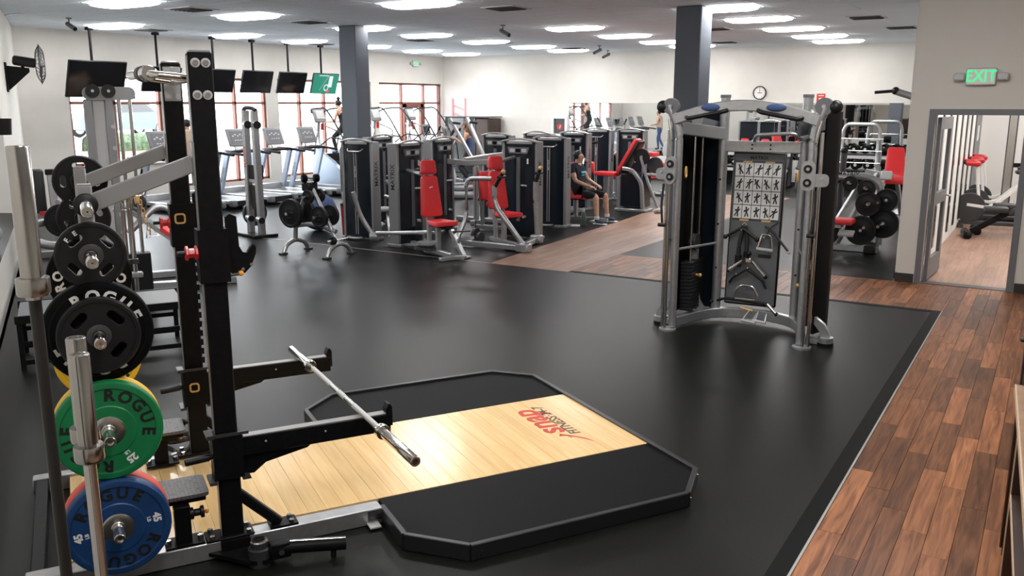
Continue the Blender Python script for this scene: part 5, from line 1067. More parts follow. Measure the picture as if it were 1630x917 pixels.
# instruction and accessory board (tilted back)
BM = Matrix.Translation((-.08, .42, .16)) @ Matrix.Rotation(R(-3), 4, 'X') @ Matrix.Rotation(R(4), 4, 'Z')
BP = lambda parent, name, m, *s, **k: part(parent, name, m, *[xf(q, BM) for q in s], **k)
bd = P('board', 'black_plastic', xf(bx(0, 0, .78, .52, .06, 1.56, b=.01), BM)); BP(bd, 'board_face', 'grey_plastic', bx(0, -.032, .78, .49, .006, 1.52)); BP(bd, 'board_lettering', 'print_black', txt('MATRIX', .05, face_M(0, -.0358, 1.50), .0006, .001)); BP(bd, 'chart', 'dark_steel', bx(0, -.036, 1.17, .47, .003, .60))
for i in range(5):
    for k in range(4):
        cx, cz = -.185+.0925*i, 1.385-.142*k
        cp = BP(bd, 'chart_card', 'print_white', bx(cx, -.0385, cz, .086, .003, .134))
        rr = random.Random(i*7+k); a = rr.uniform(-25, 25)
        BP(cp, 'chart_figure', 'print_black', bx(cx+rr.uniform(-.012, .012), -.0403, cz+.005, .016, .001, .075, ry=a), bx(cx+rr.uniform(-.015, .015), -.0403, cz-.02, .012, .001, .055, ry=-a*2), bx(cx, -.0403, cz+.02, .046, .001, .010, ry=a*1.5), bx(cx+.026, -.0403, cz, .008, .001, .10)) if False else BP(cp, 'chart_figure', 'print_black', prism([(-.022, -.05), (-.008, -.05), (0, -.012), (.010, -.05), (.024, -.05), (.010, .0), (.026+.006*(i % 3), .030), (.020, .038), (.008, .018), (.009, .05), (-.006, .052), (-.007, .018), (-.024, .006*k), (-.026, -.004), (-.006, .002)], .001, face_M(cx+rr.uniform(-.008, .008), -.0400, cz) @ Matrix.Rotation(R(a), 4, 'Z')))
for x in (-.11, .11): BP(bd, 'chart_tab', 'gold', bx(x, -.0385, .875, .09, .004, .018)); BP(bd, 'chart_tab', 'gold', bx(x, -.0385, 1.462, .09, .004, .012))
for x, z in ((-.11, .78), (.12, .72), (-.02, .40), (-.02, .22), (-.13, .33)): BP(bd, 'board_peg', 'chrome', cyl((x, -.03, z), (x, -.13, z), .008, 8))
BP(bd, 'board_slot', 'print_black', bx(.12, -.036, .52, .13, .004, .035))
def acc(name, label, *ps):
    a = thing(name, label, 'cable handle', (TO[0], TO[1], 0), 0)
    for nm, m, s in ps: BP(a, nm, m, *s)
acc('triceps_rope', 'black two-ended rope handle hung at the upper left of the board', ('rope', 'black_pad', [tube([(-.10, -.09, .82), (-.13, -.09, .62), (-.13, -.09, .52)], .022, 10, .05)]), ('rope', 'black_pad', [tube([(-.08, -.09, .82), (-.05, -.09, .68), (-.05, -.09, .55)], .020, 10, .05)]), ('rope_end', 'black_plastic', [cyl((-.13, -.09, .40), (-.13, -.09, .52), .035, 12)]), ('rope_end', 'black_plastic', [cyl((-.05, -.09, .50), (-.05, -.09, .56), .03, 12)]), ('clip', 'chrome', [tube([(-.09+.02*math.cos(a), -.09, .82+.03*math.sin(a)) for a in [k*PI/5 for k in range(10)]], .006, 6, closed=True, up=(0, 1, 0))]))
acc('short_bar_handle', 'black angled pull bar hung under the exercise chart', ('bar', 'black_plastic', [tube([(-.27, -.11, .70), (-.11, -.11, .80), (.05, -.11, .69)], .016, 10, .03)]), ('end_ball', 'black_plastic', [ball(-.27, -.11, .70, .025)]), ('end_ball', 'black_plastic', [ball(.05, -.11, .69, .025)]))
acc('stirrup_handle', 'chrome stirrup handle with square frame at the upper right of the board', ('frame', 'chrome', [tube([(.06, -.11, .60), (.20, -.11, .59), (.18, -.11, .74), (.10, -.11, .75), (.06, -.11, .60)], .012, 8, .02)]), ('grip', 'light_plastic', [cyl((.05, -.11, .60), (.21, -.11, .59), .017, 12)]), ('strap', 'print_black', [tube([(.14, -.11, .75), (.17, -.10, .82), (.24, -.06, .88)], .008, 6)]))
acc('ankle_strap', 'black strap slanting off the right edge of the board', ('strap', 'black_pad', [beam([(.12, -.10, .83), (.22, -.11, .76), (.36, -.12, .60)], .05, .015)]), ('strap_ring', 'light_plastic', [ball(.37, -.12, .585, .015)]))
acc('v_bar_handle', 'black and chrome wide V bar in the middle of the board', ('bar', 'black_plastic', [tube([(-.20, -.10, .23), (-.18, -.10, .28), (-.03, -.10, .385), (.13, -.10, .28), (.17, -.10, .20)], .013, 10, .03)]), ('grip', 'chrome', [cyl((-.21, -.12, .36), (-.08, -.12, .47), .017, 12)]), ('grip', 'chrome', [cyl((.02, -.12, .47), (.15, -.12, .33), .017, 12)]), ('hub', 'chrome', [bx(-.02, -.12, .475, .07, .03, .05, b=.01)]), ('ball_top', 'black_plastic', [ball(-.02, -.12, .545, .028)]), ('grip_end', 'black_plastic', [ball(.16, -.12, .32, .022)]), ('grip_end', 'black_plastic', [ball(-.215, -.12, .355, .02)]))
acc('wide_row_handle', 'black and chrome arched wide bar low on the board', ('bar', 'black_plastic', [tube([(-.36, -.13, .02), (-.22, -.13, .07), (.20, -.13, .05), (.28, -.13, -.02)], .015, 10, .03)]), ('arch', 'chrome', [tube([(-.14, -.13, .12), (-.09, -.13, .22), (.05, -.13, .22), (.10, -.13, .12)], .014, 10, .05)]), ('centre_bar', 'chrome', [cyl((-.12, -.15, .08), (.08, -.15, .08), .014, 10)]), ('end_grip', 'chrome', [cyl((.20, -.13, .05), (.29, -.15, -.03), .018, 10)]), ('end_knob', 'black_plastic', [ball(.30, -.152, -.04, .022)]), ('end_knob', 'black_plastic', [ball(-.37, -.13, .02, .022)]))
acc('double_d_handle', 'silver double D row handle hanging at the foot of the board', ('frame', 'silver', [tube([(.05, -.22, -.02), (.0, -.28, -.11), (.12, -.30, -.12), (.14, -.24, -.03)], .010, 8, .02)]), ('frame', 'silver', [tube([(.14, -.22, -.02), (.10, -.28, -.10), (.22, -.30, -.11), (.22, -.24, -.03)], .010, 8, .02)]), ('grip', 'light_plastic', [cyl((-.01, -.285, -.112), (.13, -.305, -.122), .015, 10)]), ('grip', 'light_plastic', [cyl((.10, -.285, -.10), (.23, -.305, -.11), .015, 10)]), ('clip', 'gold', [cyl((-.05, -.2, .0), (.08, -.21, -.02), .012, 8)]))

# ------------------------------------------------------------------ free weights on the right
t = thing('olympic_bench', 'flat red bench with arched silver frame carrying plates, in front of the partition', 'bench', (-2.62, 14.0, 0), 0)
P = lambda name, m, *s, **k: part(t, name, m, *s, **k)
P('bench_pad', 'red_vinyl', bx(-.17, -.25, .47, .66, .32, .08, b=.025, seg=2)); P('pad_base', 'silver', bx(-.25, -.25, .40, .5, .2, .05)); P('bench_leg', 'silver', beam([(-.45, -.25, 0), (-.40, -.25, .4)], .07, .07, up=(0, 1, 0))); P('floor_beam', 'silver', beam([(-.6, -.1, .05), (.5, -.1, .05)], .09, .09)); P('rear_foot', 'black_plastic', b2(.32, .48, -.25, .1, 0, .14, b=.02)); P('step_plate', 'light_plastic', bx(.05, -.18, .28, .22, .14, .03, rx=25))
P('arched_frame', 'silver_paint', tube([(-.45, .55, 1.08), (.10, .50, 1.10), (.38, .45, 1.02), (.42, .42, .3), (.42, .40, .06)], .055, 14, .18)); P('lettering', 'print_black', txt('MATRIX', .09, face_M(-.10, .455, 1.12), .0006, .001)); P('brace', 'silver', beam([(.05, .55, .95), (-.35, .2, .06)], .07, .07)); P('brace', 'silver', beam([(.2, .55, .95), (-.15, .2, .06)], .07, .07))
for s in (-1, 1): 
    up = P('bar_upright', 'dark_steel', tube([(-.46+s*.08, .8+s*.55, 0), (-.46+s*.08, .8+s*.55, .3), (-.38, .8+s*.55, .5), (-.36, .8+s*.55, 1.42)], .05, 12, .12)); part(up, 'upright_cap', 'black_plastic', ball(-.36, .8+s*.55, 1.43, .062)); part(up, 'bar_hook', 'black_steel', tube([(-.38, .74+s*.55, .95), (-.48, .70+s*.55, .85), (-.42, .70+s*.55, .75)], .02, 8, .03))
P('cross_tube', 'silver', cyl((-.65, .45, 1.10), (-.12, .45, 1.06), .04, 12))
for x, z in ((-.02, 1.02), (.22, .95), (.30, .72), (.42, .74), (.25, .35), (.45, .38), (-.30, .24)): P('storage_peg', 'chrome', cyl((x, .42, z), (x, .05, z), .024, 12))
for x, y, z, r, lb in ((-.02, .22, 1.0, .11, 'smallest black plate with red hub high on the arched bench frame'), (.22, .22, .93, .13, 'small black plate high on the arched bench frame, right of the red hubbed one'), (.27, .15, .70, .18, 'black plate at the middle of the arched bench frame'), (.50, .32, .76, .17, 'black plate behind the middle one on the arched bench frame'),
                       (.20, .12, .30, .225, 'largest black plate low on the arched bench frame'), (.48, .34, .40, .225, 'large black plate behind the largest on the arched bench frame'), (-.30, .10, .24, .20, 'black plate under the red flat bench')): loose_plate(lb, (-2.62+x, 14.0+y, z), 90, r, .06)
# second bench with red seat and back deeper in
t = thing('incline_bench', 'red incline bench with grey head bracket in front of the dumbbells', 'bench', (-2.75, 17.6, 0), 10)
P('seat', 'red_vinyl', tpad(.34, .42, .45, .09, TR(.25, -.2, .78, 15))); P('backrest', 'red_vinyl', tpad(.36, .30, .55, .09, TR(.25, .3, .88, 62), .05)); P('head_bracket', 'light_plastic', bx(.10, -.22, .90, .20, .06, .17, rx=-20, b=.02)); P('side_arm', 'silver', beam([(-.25, .2, .95), (.25, .0, .86), (.75, -.1, .78)], .09, .07, .1)); P('leg', 'silver', beam([(-.05, .1, .9), (-.45, -.3, .03)], .08, .08)); P('leg', 'silver', beam([(.12, .1, .88), (-.25, -.3, .03)], .08, .08)); P('rear_leg', 'silver', beam([(.3, .2, .8), (.45, .6, .03)], .07, .07)); P('grip_block', 'red_plastic', bx(-.05, .15, .55, .28, .10, .09, b=.02)); P('lower_rail', 'silver', cyl((.05, -.3, .12), (.9, -.25, .12), .035, 10)); P('lower_rail', 'silver', cyl((.05, -.1, .12), (.9, -.05, .12), .035, 10))
# tall assisted pull-up tower whose handle arm shows above the mirror
t = thing('pull_up_tower', 'silver pull-up tower with black handle arm beside the door wall', 'gym machine', (-2.15, 18.8, 0), 0)
P('mast', 'silver', beam([(.2, .2, 0), (.2, .2, 1.75), (-.05, .1, 2.15)], .12, .1, .15, up=(0, 1, 0))); P('handle_arm', 'silver_paint', tube([(.12, .15, 2.0), (-.20, .0, 2.28), (-.62, -.15, 2.42)], .065, 12, .2)); P('handle_joint', 'black_plastic', ball(-.62, -.15, 2.43, .075)); P('handle', 'black_plastic', cyl((-.62, -.15, 2.43), (-.98, -.25, 2.40), .03, 12)); P('base', 'silver', b2(-.5, .45, -.4, .5, 0, .1, b=.01)); P('knee_pad', 'black_pad', bx(-.2, 0, .9, .4, .3, .1, b=.03)); P('knee_post', 'silver', beam([(.1, .15, .1), (-.15, .05, .88)], .07, .07)); P('ball_shelf', 'grey_plastic', b2(-.05, .35, .0, .4, 1.55, 1.60)); P('carry_bracket', 'black_steel', tube([(-.15, -.05, 2.1), (-.35, -.05, 1.9), (-.25, -.05, 1.75)], .03, 8, .05))
for x, c, r, lb in ((.0, 'green_rubber', .10, 'small green ball on the pull-up tower shelf'), (.24, 'yellow_rubber', .07, 'small yellow ball on the pull-up tower shelf')): solo('exercise_ball', lb, 'ball', c, ball(0, 0, r, r), loc=(-2.15+x, 18.8+.15, 1.60))
# dumbbell racks along the mirror
def db_rack(x0, x1, label):
    t = thing('dumbbell_rack', label, 'dumbbell rack', ((x0+x1)/2, 23.75, 0), 0); w = (x1-x0)/2
    for z, y in ((.92, .12), (.52, -.12)):
        part(t, 'shelf', 'dark_steel', bx(0, y, z, 2*w, .28, .04, rx=-14)); part(t, 'shelf_lip', 'light_plastic', b2(-w, w, y-.17, y-.15, z-.10, z-.02))
    for x in (-w+.05, w-.05): part(t, 'end_frame', 'dark_steel', beam([(x, -.25, .03), (x, -.2, .5), (x, .22, 1.0)], .08, .07, .1, up=(1, 0, 0))); part(t, 'end_foot', 'dark_steel', b2(x-.05, x+.05, -.35, .35, 0, .06)); part(t, 'back_post', 'dark_steel', b2(x-.04, x+.04, .18, .26, 0, .95))
    part(t, 'lower_panel', 'black_steel', b2(-w, w, .2, .22, .06, .42)); return t
dbp = None
def dumbbells(x0, x1, n, z, y, r, label, group):
    global dbp
    for k in range(n):
        x = x0+(x1-x0)*(k+.5)/n
        if dbp is None:
            dbp = thing('dumbbell', label, 'dumbbell', (x, y, z), 0, group); part(dbp, 'handle', 'chrome', cyl((0, -.09, 0), (0, .09, 0), .017, 10))
            for s in (-1, 1): part(dbp, 'head', 'black_bumper', lat((0, s*.06, 0), (0, s*.17, 0), [(0, 0), (.075, 0), (.088, .015), (.088, .095), (.075, .11), (0, .11)], 12)); part(dbp, 'head_disc', 'light_plastic', lat((0, s*.17, 0), (0, s*.172, 0), [(0, 0), (.03, 0), (.03, .0015), (0, .0015)], 10))
            o = dbp
        else: o = dup(dbp, (x, y, z), 0, label, group)
        o['label'] = ('first', 'second', 'third', 'fourth', 'fifth', 'sixth', 'seventh', 'eighth', 'ninth', 'tenth', 'eleventh', 'twelfth')[k]+' from left '+label
        o.scale = (r/.088,)*3
db_rack(-8.35, -5.95, 'dark dumbbell rack seen through the cable trainer'); db_rack(-5.75, -2.2, 'dark dumbbell rack below the fixed barbell rack')
dumbbells(-8.2, -6.1, 9, 1.05, 23.87, .085, 'black dumbbell on the upper shelf of the rack behind the cable trainer', 'upper dumbbells behind the trainer'); dumbbells(-8.2, -6.1, 9, .66, 23.63, .095, 'black dumbbell on the lower shelf of the rack behind the cable trainer', 'lower dumbbells behind the trainer')
dumbbells(-5.6, -2.35, 12, 1.06, 23.87, .10, 'black dumbbell on the upper shelf of the rack by the partition', 'upper dumbbells by the partition'); dumbbells(-5.6, -2.35, 11, .68, 23.63, .115, 'black dumbbell on the lower shelf of the rack by the partition', 'lower dumbbells by the partition')
# fixed barbell rack
t = thing('barbell_rack', 'silver barbell rack with rounded top frame before the mirror', 'barbell rack', (-4.05, 22.6, 0), 0)
P('hoop', 'silver', tube([(-.48, .2, .03), (-.42, .1, 1.55), (-.34, .1, 1.70), (.34, .1, 1.70), (.42, .1, 1.55), (.48, .2, .03)], .045, 12, .12)); P('hoop_foot', 'silver', b2(-.55, -.42, -.4, .4, 0, .07, b=.01)); P('hoop_foot', 'silver', b2(.42, .55, -.4, .4, 0, .07, b=.01)); P('slant_post', 'silver', beam([(-.45, -.35, .05), (-.40, .05, 1.35)], .06, .05)); P('slant_post', 'silver', beam([(.45, -.35, .05), (.40, .05, 1.35)], .06, .05))
for k, (z, y) in enumerate(((1.36, -.08), (1.08, -.16), (.80, -.24))):
    for s in (-1, 1): P('cradle', 'silver', bx(s*.43, y, z-.04, .06, .10, .03))
    b = thing('fixed_barbell', '%s fixed barbell with black ends on the silver barbell rack' % ('top', 'middle', 'lowest')[k], 'barbell', (-4.05, 22.6+y-.02, z), 0)
    part(b, 'bar', 'chrome', cyl((-.62, 0, 0), (.62, 0, 0), .015, 10))
    for s in (-1, 1): part(b, 'end_weight', 'black_bumper', lat((s*.55, 0, 0), (s*.70, 0, 0), [(0, 0), (.07, 0), (.08, .01), (.08, .14), (.07, .15), (0, .15)], 14))
# red bench seen between trainer and leg machine
t = thing('adjustable_bench', 'red bench with silver frame left of the trainer, near the mirror', 'bench', (-7.9, 20.6, 0), -60)
P('seat', 'red_vinyl', bx(0, 0, .72, .42, .8, .09, b=.03, seg=2)); P('backrest', 'red_vinyl', bx(.0, .52, 1.0, .34, .09, .5, rx=12, b=.03, seg=2)); P('frame', 'silver', beam([(0, -.3, .66), (0, .5, .66)], .08, .06)); P('leg', 'silver', beam([(-.1, .1, .64), (-.28, -.25, .04)], .06, .06)); P('leg', 'silver', beam([(.1, .1, .64), (.28, -.25, .04)], .06, .06)); P('foot', 'silver', b2(-.45, .45, -.32, -.22, 0, .07, b=.01)); P('rear_leg', 'silver', beam([(0, .4, .64), (0, .6, .04)], .07, .06)); P('bracket', 'silver', bx(.22, .3, .75, .02, .2, .3, b=.01))

# ------------------------------------------------------------------ things on walls and ceiling
def sign_exit(label, loc, rz, sc=1.0, heads=True):
    t = thing('exit_sign', label, 'sign', loc, rz); S = Matrix.Scale(sc, 4)
    part(t, 'sign_box', 'light_plastic', xf(bx(0, -.03, 0, .32, .06, .20, b=.012), S)); part(t, 'sign_face', 'white_paint', xf(bx(0, -.061, 0, .29, .003, .17), S)); part(t, 'exit_letters', 'led_green', xf(txt('EXIT', .185, face_M(0, -.0635, 0) @ Matrix.Diagonal((.84, 1, 1, 1)), .001, .003), S), label='glowing green letters')
    if heads:
        for s in (-1, 1): part(t, 'lamp_head', 'light_plastic', xf(bx(s*.225, -.05, 0, .12, .08, .09, b=.015), S))
sign_exit('lit green exit sign with two lamp heads above the grey door', (-.84, 11.82, 2.50), 0, 1.0)
sign_exit('small lit exit sign on the wall above the glass side door', (XW, 22.9, 3.42), 90, .95)
t = thing('wall_clock', 'round white wall clock with black rim on the back wall', 'clock', (-7.05, YB, 2.47), 0)
part(t, 'rim', 'black_plastic', lat((0, 0, 0), (0, -.05, 0), [(0, 0), (.18, 0), (.185, .03), (.175, .05), (.16, .05), (.155, .03), (0, .03)], 36)); part(t, 'dial', 'print_white', lat((0, -.031, 0), (0, -.033, 0), [(0, 0), (.157, 0), (0, .002)], 36)); part(t, 'minute_hand', 'print_black', bx(.0, -.036, .055, .010, .003, .13)); part(t, 'hour_hand', 'print_black', bx(-.03, -.036, 0, .08, .003, .012)); part(t, 'clock_print', 'print_red', bx(.02, -.0345, 0, .10, .002, .018))
for k in range(12): a = R(30*k); part(t, 'hour_mark', 'print_black', bx(.135*math.sin(a), -.0345, .135*math.cos(a), .008, .002, .022, ry=math.degrees(a)))
t = thing('wall_notice', 'small red notice above the mirror right of the trainer', 'sign', (-5.43, YB, 2.33)); part(t, 'notice_board', 'print_red', b2(-.11, .11, -.01, 0, -.11, .11)); part(t, 'notice_print', 'print_white', b2(-.07, .07, -.012, -.01, .05, .07), b2(-.05, .05, -.012, -.01, -.06, .0))
t = thing('alarm_cabinet', 'white framed wall cabinet with red emblem left of the mirror', 'cabinet', (-13.2, YB, 1.50)); part(t, 'case', 'white_paint', ring2(rrect(.55, .62, .03), rrect(.40, .46, .02), .09, face_M(0, 0, 0))); part(t, 'cabinet_window', 'dark_steel', b2(-.2, .2, -.03, 0, -.23, .23)); part(t, 'emblem', 'print_red', prism(circ(.09, 16), .003, face_M(0, -.03, -.02))); part(t, 'emblem_mark', 'print_white', bx(.01, -.034, -.02, .02, .002, .10, ry=20))
t = thing('side_counter', 'black backed counter with screens in the far corner by the back wall', 'cabinet', (-16.2, 23.9, 0)); part(t, 'counter_body', 'black_gloss', b2(-.75, .45, -.4, .4, 0, 1.75, b=.02)); part(t, 'counter_panel', 'dark_wood', b2(.45, .9, -.4, .4, 0, 1.72, b=.02)); part(t, 'counter_top', 'dark_steel', b2(-.78, .93, -.42, .42, 1.75, 1.78))
t = thing('wall_sticker', 'pale pink mesh board hung on the back wall at the far corner', 'wall board', (-17.0, YB, 1.85)); 
for x in (-.25, .25): part(t, 'side_rail', 'pale_red', bx(x, -.02, 0, .05, .03, 1.0))
for z in (-.3, -.05, .2): part(t, 'cross_rail', 'pale_red', bx(0, -.02, z, .5, .02, .03, ry=20))
# ceiling cameras, vents, pipe
def cctv(label, loc, rz):
    t = thing('security_camera', label, 'camera', loc, rz); part(t, 'mount', 'grey_plastic', cyl((0, 0, 0), (0, 0, -.02), .05, 14), cyl((0, 0, -.02), (0, 0, -.12), .014, 8)); part(t, 'camera_body', 'grey_plastic', cyl((0, -.06, -.10), (0, .16, -.20), .04, 14)); part(t, 'lens_ring', 'black_plastic', cyl((0, .15, -.195), (0, .17, -.204), .034, 14))
cctv('security camera hanging from the middle of the ceiling', (-9.4, 15.0, CZ), -100); cctv('security camera near the back wall, left of the pair', (-10.55, 21.6, CZ), 150); cctv('security camera near the back wall, right of the pair', (-11.3, 23.7, CZ), 150); cctv('security camera in the ceiling corner by the left wall', (-15.2, 9.75, CZ), -90)
def vent(label, x, y, w=.60, l=.6):
    t = thing('ceiling_vent', label, 'vent', (x, y, CZ-.012)); part(t, 'frame', 'light_plastic', ring2([(-w/2, -l/2), (w/2, -l/2), (w/2, l/2), (-w/2, l/2)], [(-w/2+.05, -l/2+.05), (w/2-.05, -l/2+.05), (w/2-.05, l/2-.05), (-w/2+.05, l/2-.05)], .012)); part(t, 'backing', 'print_black', b2(-w/2+.03, w/2-.03, -l/2+.03, l/2-.03, .008, .011))
    for k in range(6): part(t, 'slat', 'grey_plastic', bx(0, -l/2+.09+(l-.18)*k/5, .0, w-.1, .05, .006, rx=35))
for n, (x, y) in enumerate(((-12.1, 9.9), (-12.1, 12.55), (-16.2, 12.2), (-7.7, 12.4), (-13.3, 17.5), (-12.2, 19.2), (-3.1, 17.0), (-2.9, 19.6), (-16.3, 17.3), (-11.6, 22.2), (-6.2, 18.0), (-7.3, 22.0))):
    vent('dark slatted ceiling vent ' + ('nearest the left wall', 'left of the first pillar', 'above the largest television', 'nearest above the platform', 'beyond the first pillar', 'between the middle lights beyond the first pillar', 'above the bench frame at the right', 'at the far right above the pull-up tower', 'above the lit television', 'near the back wall camera', 'just right of the second pillar', 'near the back wall behind the second pillar')[n], x, y)
# door-side wall speaker and fan edge
t = thing('wall_fan', 'dark wall fan mostly hidden behind the corner of the door wall', 'fan', (-1.62, 14.6, 2.85), 180); part(t, 'wall_arm', 'black_steel', b2(-.02, .16, -.04, .04, -.05, .05)); part(t, 'cage_rim', 'dark_steel', tube([(.17, .34*math.cos(a), .34*math.sin(a)) for a in [k*PI/12 for k in range(24)]], .03, 8, closed=True, up=(1, 0, 0))); part(t, 'fan_back', 'black_plastic', lat((.12, 0, 0), (.20, 0, 0), [(0, 0), (.12, 0), (.33, .05), (.12, .08), (0, .08)], 24))

# ------------------------------------------------------------------ the room behind the door
solo('wall_stripe_panel', 'white interior wall panel with black vertical stripes inside the side room', 'wall panel', 'wall_white', b2(0, .04, 0, 7.2, 0, 3.0), loc=(-1.446, 12.4, 0))
for k in range(7): solo('black_stripe', 'black vertical stripe number %s on the side room panel counted from the door' % ('one', 'two', 'three', 'four', 'five', 'six', 'seven')[k], 'trim', 'black_gloss', b2(0, .02, 0, .16, .15, 2.9), loc=(-1.405, 12.9+.95*k, 0))
solo('dark_panel', 'tall dark glossy panel at the far end of the side room wall', 'wall panel', 'grey_plastic', b2(0, .03, 0, 1.3, 0, 3.0), loc=(-1.446, 20.1, 0))
solo('switch_plate', 'small white switch plate on the dark glossy panel', 'switch', 'white_paint', b2(0, .01, 0, .3, -.15, .15), loc=(-1.414, 20.4, 1.6))
def spin_bike(label, loc, rz):
    t = thing('spin_bike', label, 'exercise bike', loc, rz, 'spin bikes in the side room')
    part(t, 'flywheel', 'dark_steel', cyl((-.04, .45, .35), (.04, .45, .35), .26, 24, c=.01)); part(t, 'frame', 'white_paint', beam([(0, .5, .4), (0, .1, .35), (0, -.3, .75)], .06, .09, .1, up=(1, 0, 0))); part(t, 'seat_tube', 'white_paint', beam([(0, -.25, .3), (0, -.35, .95)], .05, .06, up=(1, 0, 0))); part(t, 'saddle', 'black_pad', bx(0, -.36, 1.0, .2, .28, .07, b=.03, seg=2)); part(t, 'bar_stem', 'white_paint', beam([(0, .3, .4), (0, .4, 1.1)], .05, .06, up=(1, 0, 0))); part(t, 'handlebar', 'red_plastic', tube([(-.2, .6, 1.16), (-.2, .4, 1.14), (.2, .4, 1.14), (.2, .6, 1.16)], .05, 10, .05)); part(t, 'bar_grip', 'black_plastic', cyl((-.2, .45, 1.15), (-.2, .68, 1.18), .035, 10)); part(t, 'foot', 'dark_steel', b2(-.28, .28, .55, .63, 0, .06)); part(t, 'foot', 'dark_steel', b2(-.25, .25, -.52, -.44, 0, .06)); part(t, 'spine', 'dark_steel', beam([(0, .6, .08), (0, -.5, .06)], .07, .07)); return t
sb = spin_bike('nearest white spin bike with red handlebar in the side room', (-.80, 18.0, 0), 100)
dup(sb, (-.80, 19.0, 0), 100, 'second white spin bike with red handlebar in the side room'); dup(sb, (-.82, 20.0, 0), 100, 'farthest white spin bike with red handlebar in the side room')
def black_bench(label, loc):
    t = thing('incline_bench', label, 'bench', loc, -80, 'black benches in the side room')
    part(t, 'backrest', 'black_pad', bx(0, .42, .72, .3, .09, 1.0, rx=-52, b=.03, seg=2)); part(t, 'seat', 'black_pad', bx(0, -.15, .48, .3, .35, .09, b=.03, seg=2)); part(t, 'spine', 'black_steel', beam([(0, -.5, .10), (0, .8, .95)], .07, .08)); part(t, 'front_foot', 'black_steel', b2(-.3, .3, -.62, -.5, 0, .12, b=.03)); part(t, 'leg', 'steel', beam([(0, .5, .7), (0, .7, .04)], .05, .05)); part(t, 'rear_foot', 'black_steel', b2(-.28, .28, .66, .76, 0, .06)); part(t, 'red_knob', 'red_plastic', cyl((-.06, .15, .5), (-.12, .15, .5), .03, 10)); part(t, 'cross_rod', 'steel', cyl((-.3, .2, .62), (.3, .2, .62), .014, 8)); return t
bb = black_bench('nearest black incline bench inside the side room', (-.60, 16.55, 0)); dup(bb, (-.55, 15.95, 0), -80, 'black incline bench at the right edge of the doorway') if False else dup(bb, (-.5, 17.15, 0), -80, 'black incline bench behind the nearest one in the side room')
t = thing('tall_rig', 'tall silver rig post standing in the side room', 'rig', (-.75, 19.4, 0)); part(t, 'post', 'steel', b2(-.06, .06, -.05, .05, 0, 3.2)); part(t, 'post_strip', 'dark_steel', b2(-.08, -.06, -.05, .05, 0, 3.2)); part(t, 'post_strip', 'dark_steel', b2(.06, .08, -.05, .05, 0, 3.2)); part(t, 'cross_arm', 'black_steel', b2(0, .9, -.04, .04, 1.0, 1.08)); part(t, 'base_plate', 'black_steel', b2(-.3, .3, -.3, .3, 0, .03))
t = thing('floor_mat', 'black exercise mat on the side room floor', 'mat', (-.9, 19.5, 0)); part(t, 'mat_sheet', 'rubber_edge', b2(-.5, .9, -1.2, 1.2, 0, .012, b=.003))
t = thing('ceiling_projector', 'black ceiling mounted projector inside the side room', 'projector', (-1.05, 18.2, CZ)); part(t, 'drop_pole', 'black_steel', cyl((0, 0, -1.45), (0, 0, 0), .02, 8)); part(t, 'projector_body', 'black_plastic', bx(0, 0, -1.5, .2, .25, .12, b=.02)); part(t, 'cable_arm', 'black_plastic', tube([(.05, 0, -1.45), (.25, 0, -1.40), (.35, 0, -1.25)], .015, 6, .05))
# unseen ceiling panels added to brighten the side room
for x, y, l in ((.6, 14.5, 'ceiling panel just inside the side room'), (.6, 16.7, 'ceiling panel above the benches in the side room'), (.6, 18.9, 'ceiling panel above the bikes in the side room'), (.6, 20.8, 'ceiling panel at the far end of the side room'), (-.6, 13.2, 'ceiling panel directly behind the door')): dup(proto, (x, y, CZ-.012), 0, 'added unseen '+l)

# ------------------------------------------------------------------ dark cabinets at the right edge
t = thing('tall_cabinet', 'tall dark brown wooden cabinet at the right edge beside the plank floor', 'cabinet', (.42, 6.1, 0)); part(t, 'carcass', 'dark_wood', b2(-.44, .5, -1.6, 1.6, .08, 1.35, b=.006)); part(t, 'plinth', 'base_dark', b2(-.42, .5, -1.58, 1.58, 0, .08))
part(t, 'door_panel', 'dark_wood', b2(-.452, -.44, -1.55, -.02, .1, 1.32, b=.004)); part(t, 'door_panel', 'dark_wood', b2(-.452, -.44, .02, 1.55, .1, 1.32, b=.004)); part(t, 'door_knob', 'dark_steel', ball(-.47, -.1, .8, .018))
t = thing('shelf_unit', 'brown wooden shelf unit with pale edges at the lower right corner', 'shelf', (-.04, 4.27, 0), 3.2); part(t, 'top_board', 'desk_wood', b2(0, .9, -2.6, 0, .97, 1.0)); part(t, 'top_edge', 'desk_edge', b2(-.006, 0, -2.6, .0, .968, 1.001)); part(t, 'end_panel', 'dark_wood', b2(.03, .9, -.03, 0, 0, .97)); part(t, 'end_edge', 'desk_edge', b2(.026, .03, -.03, 0, 0, .97)); part(t, 'end_panel', 'dark_wood', b2(.03, .9, -2.6, -2.57, 0, .97)); part(t, 'shelf_board', 'dark_wood', b2(.03, .9, -2.57, -.03, .48, .505)); part(t, 'shelf_edge', 'desk_edge', b2(.026, .03, -2.57, -.03, .478, .507)); part(t, 'back_panel', 'dark_wood', b2(.87, .9, -2.57, -.03, 0, .97))

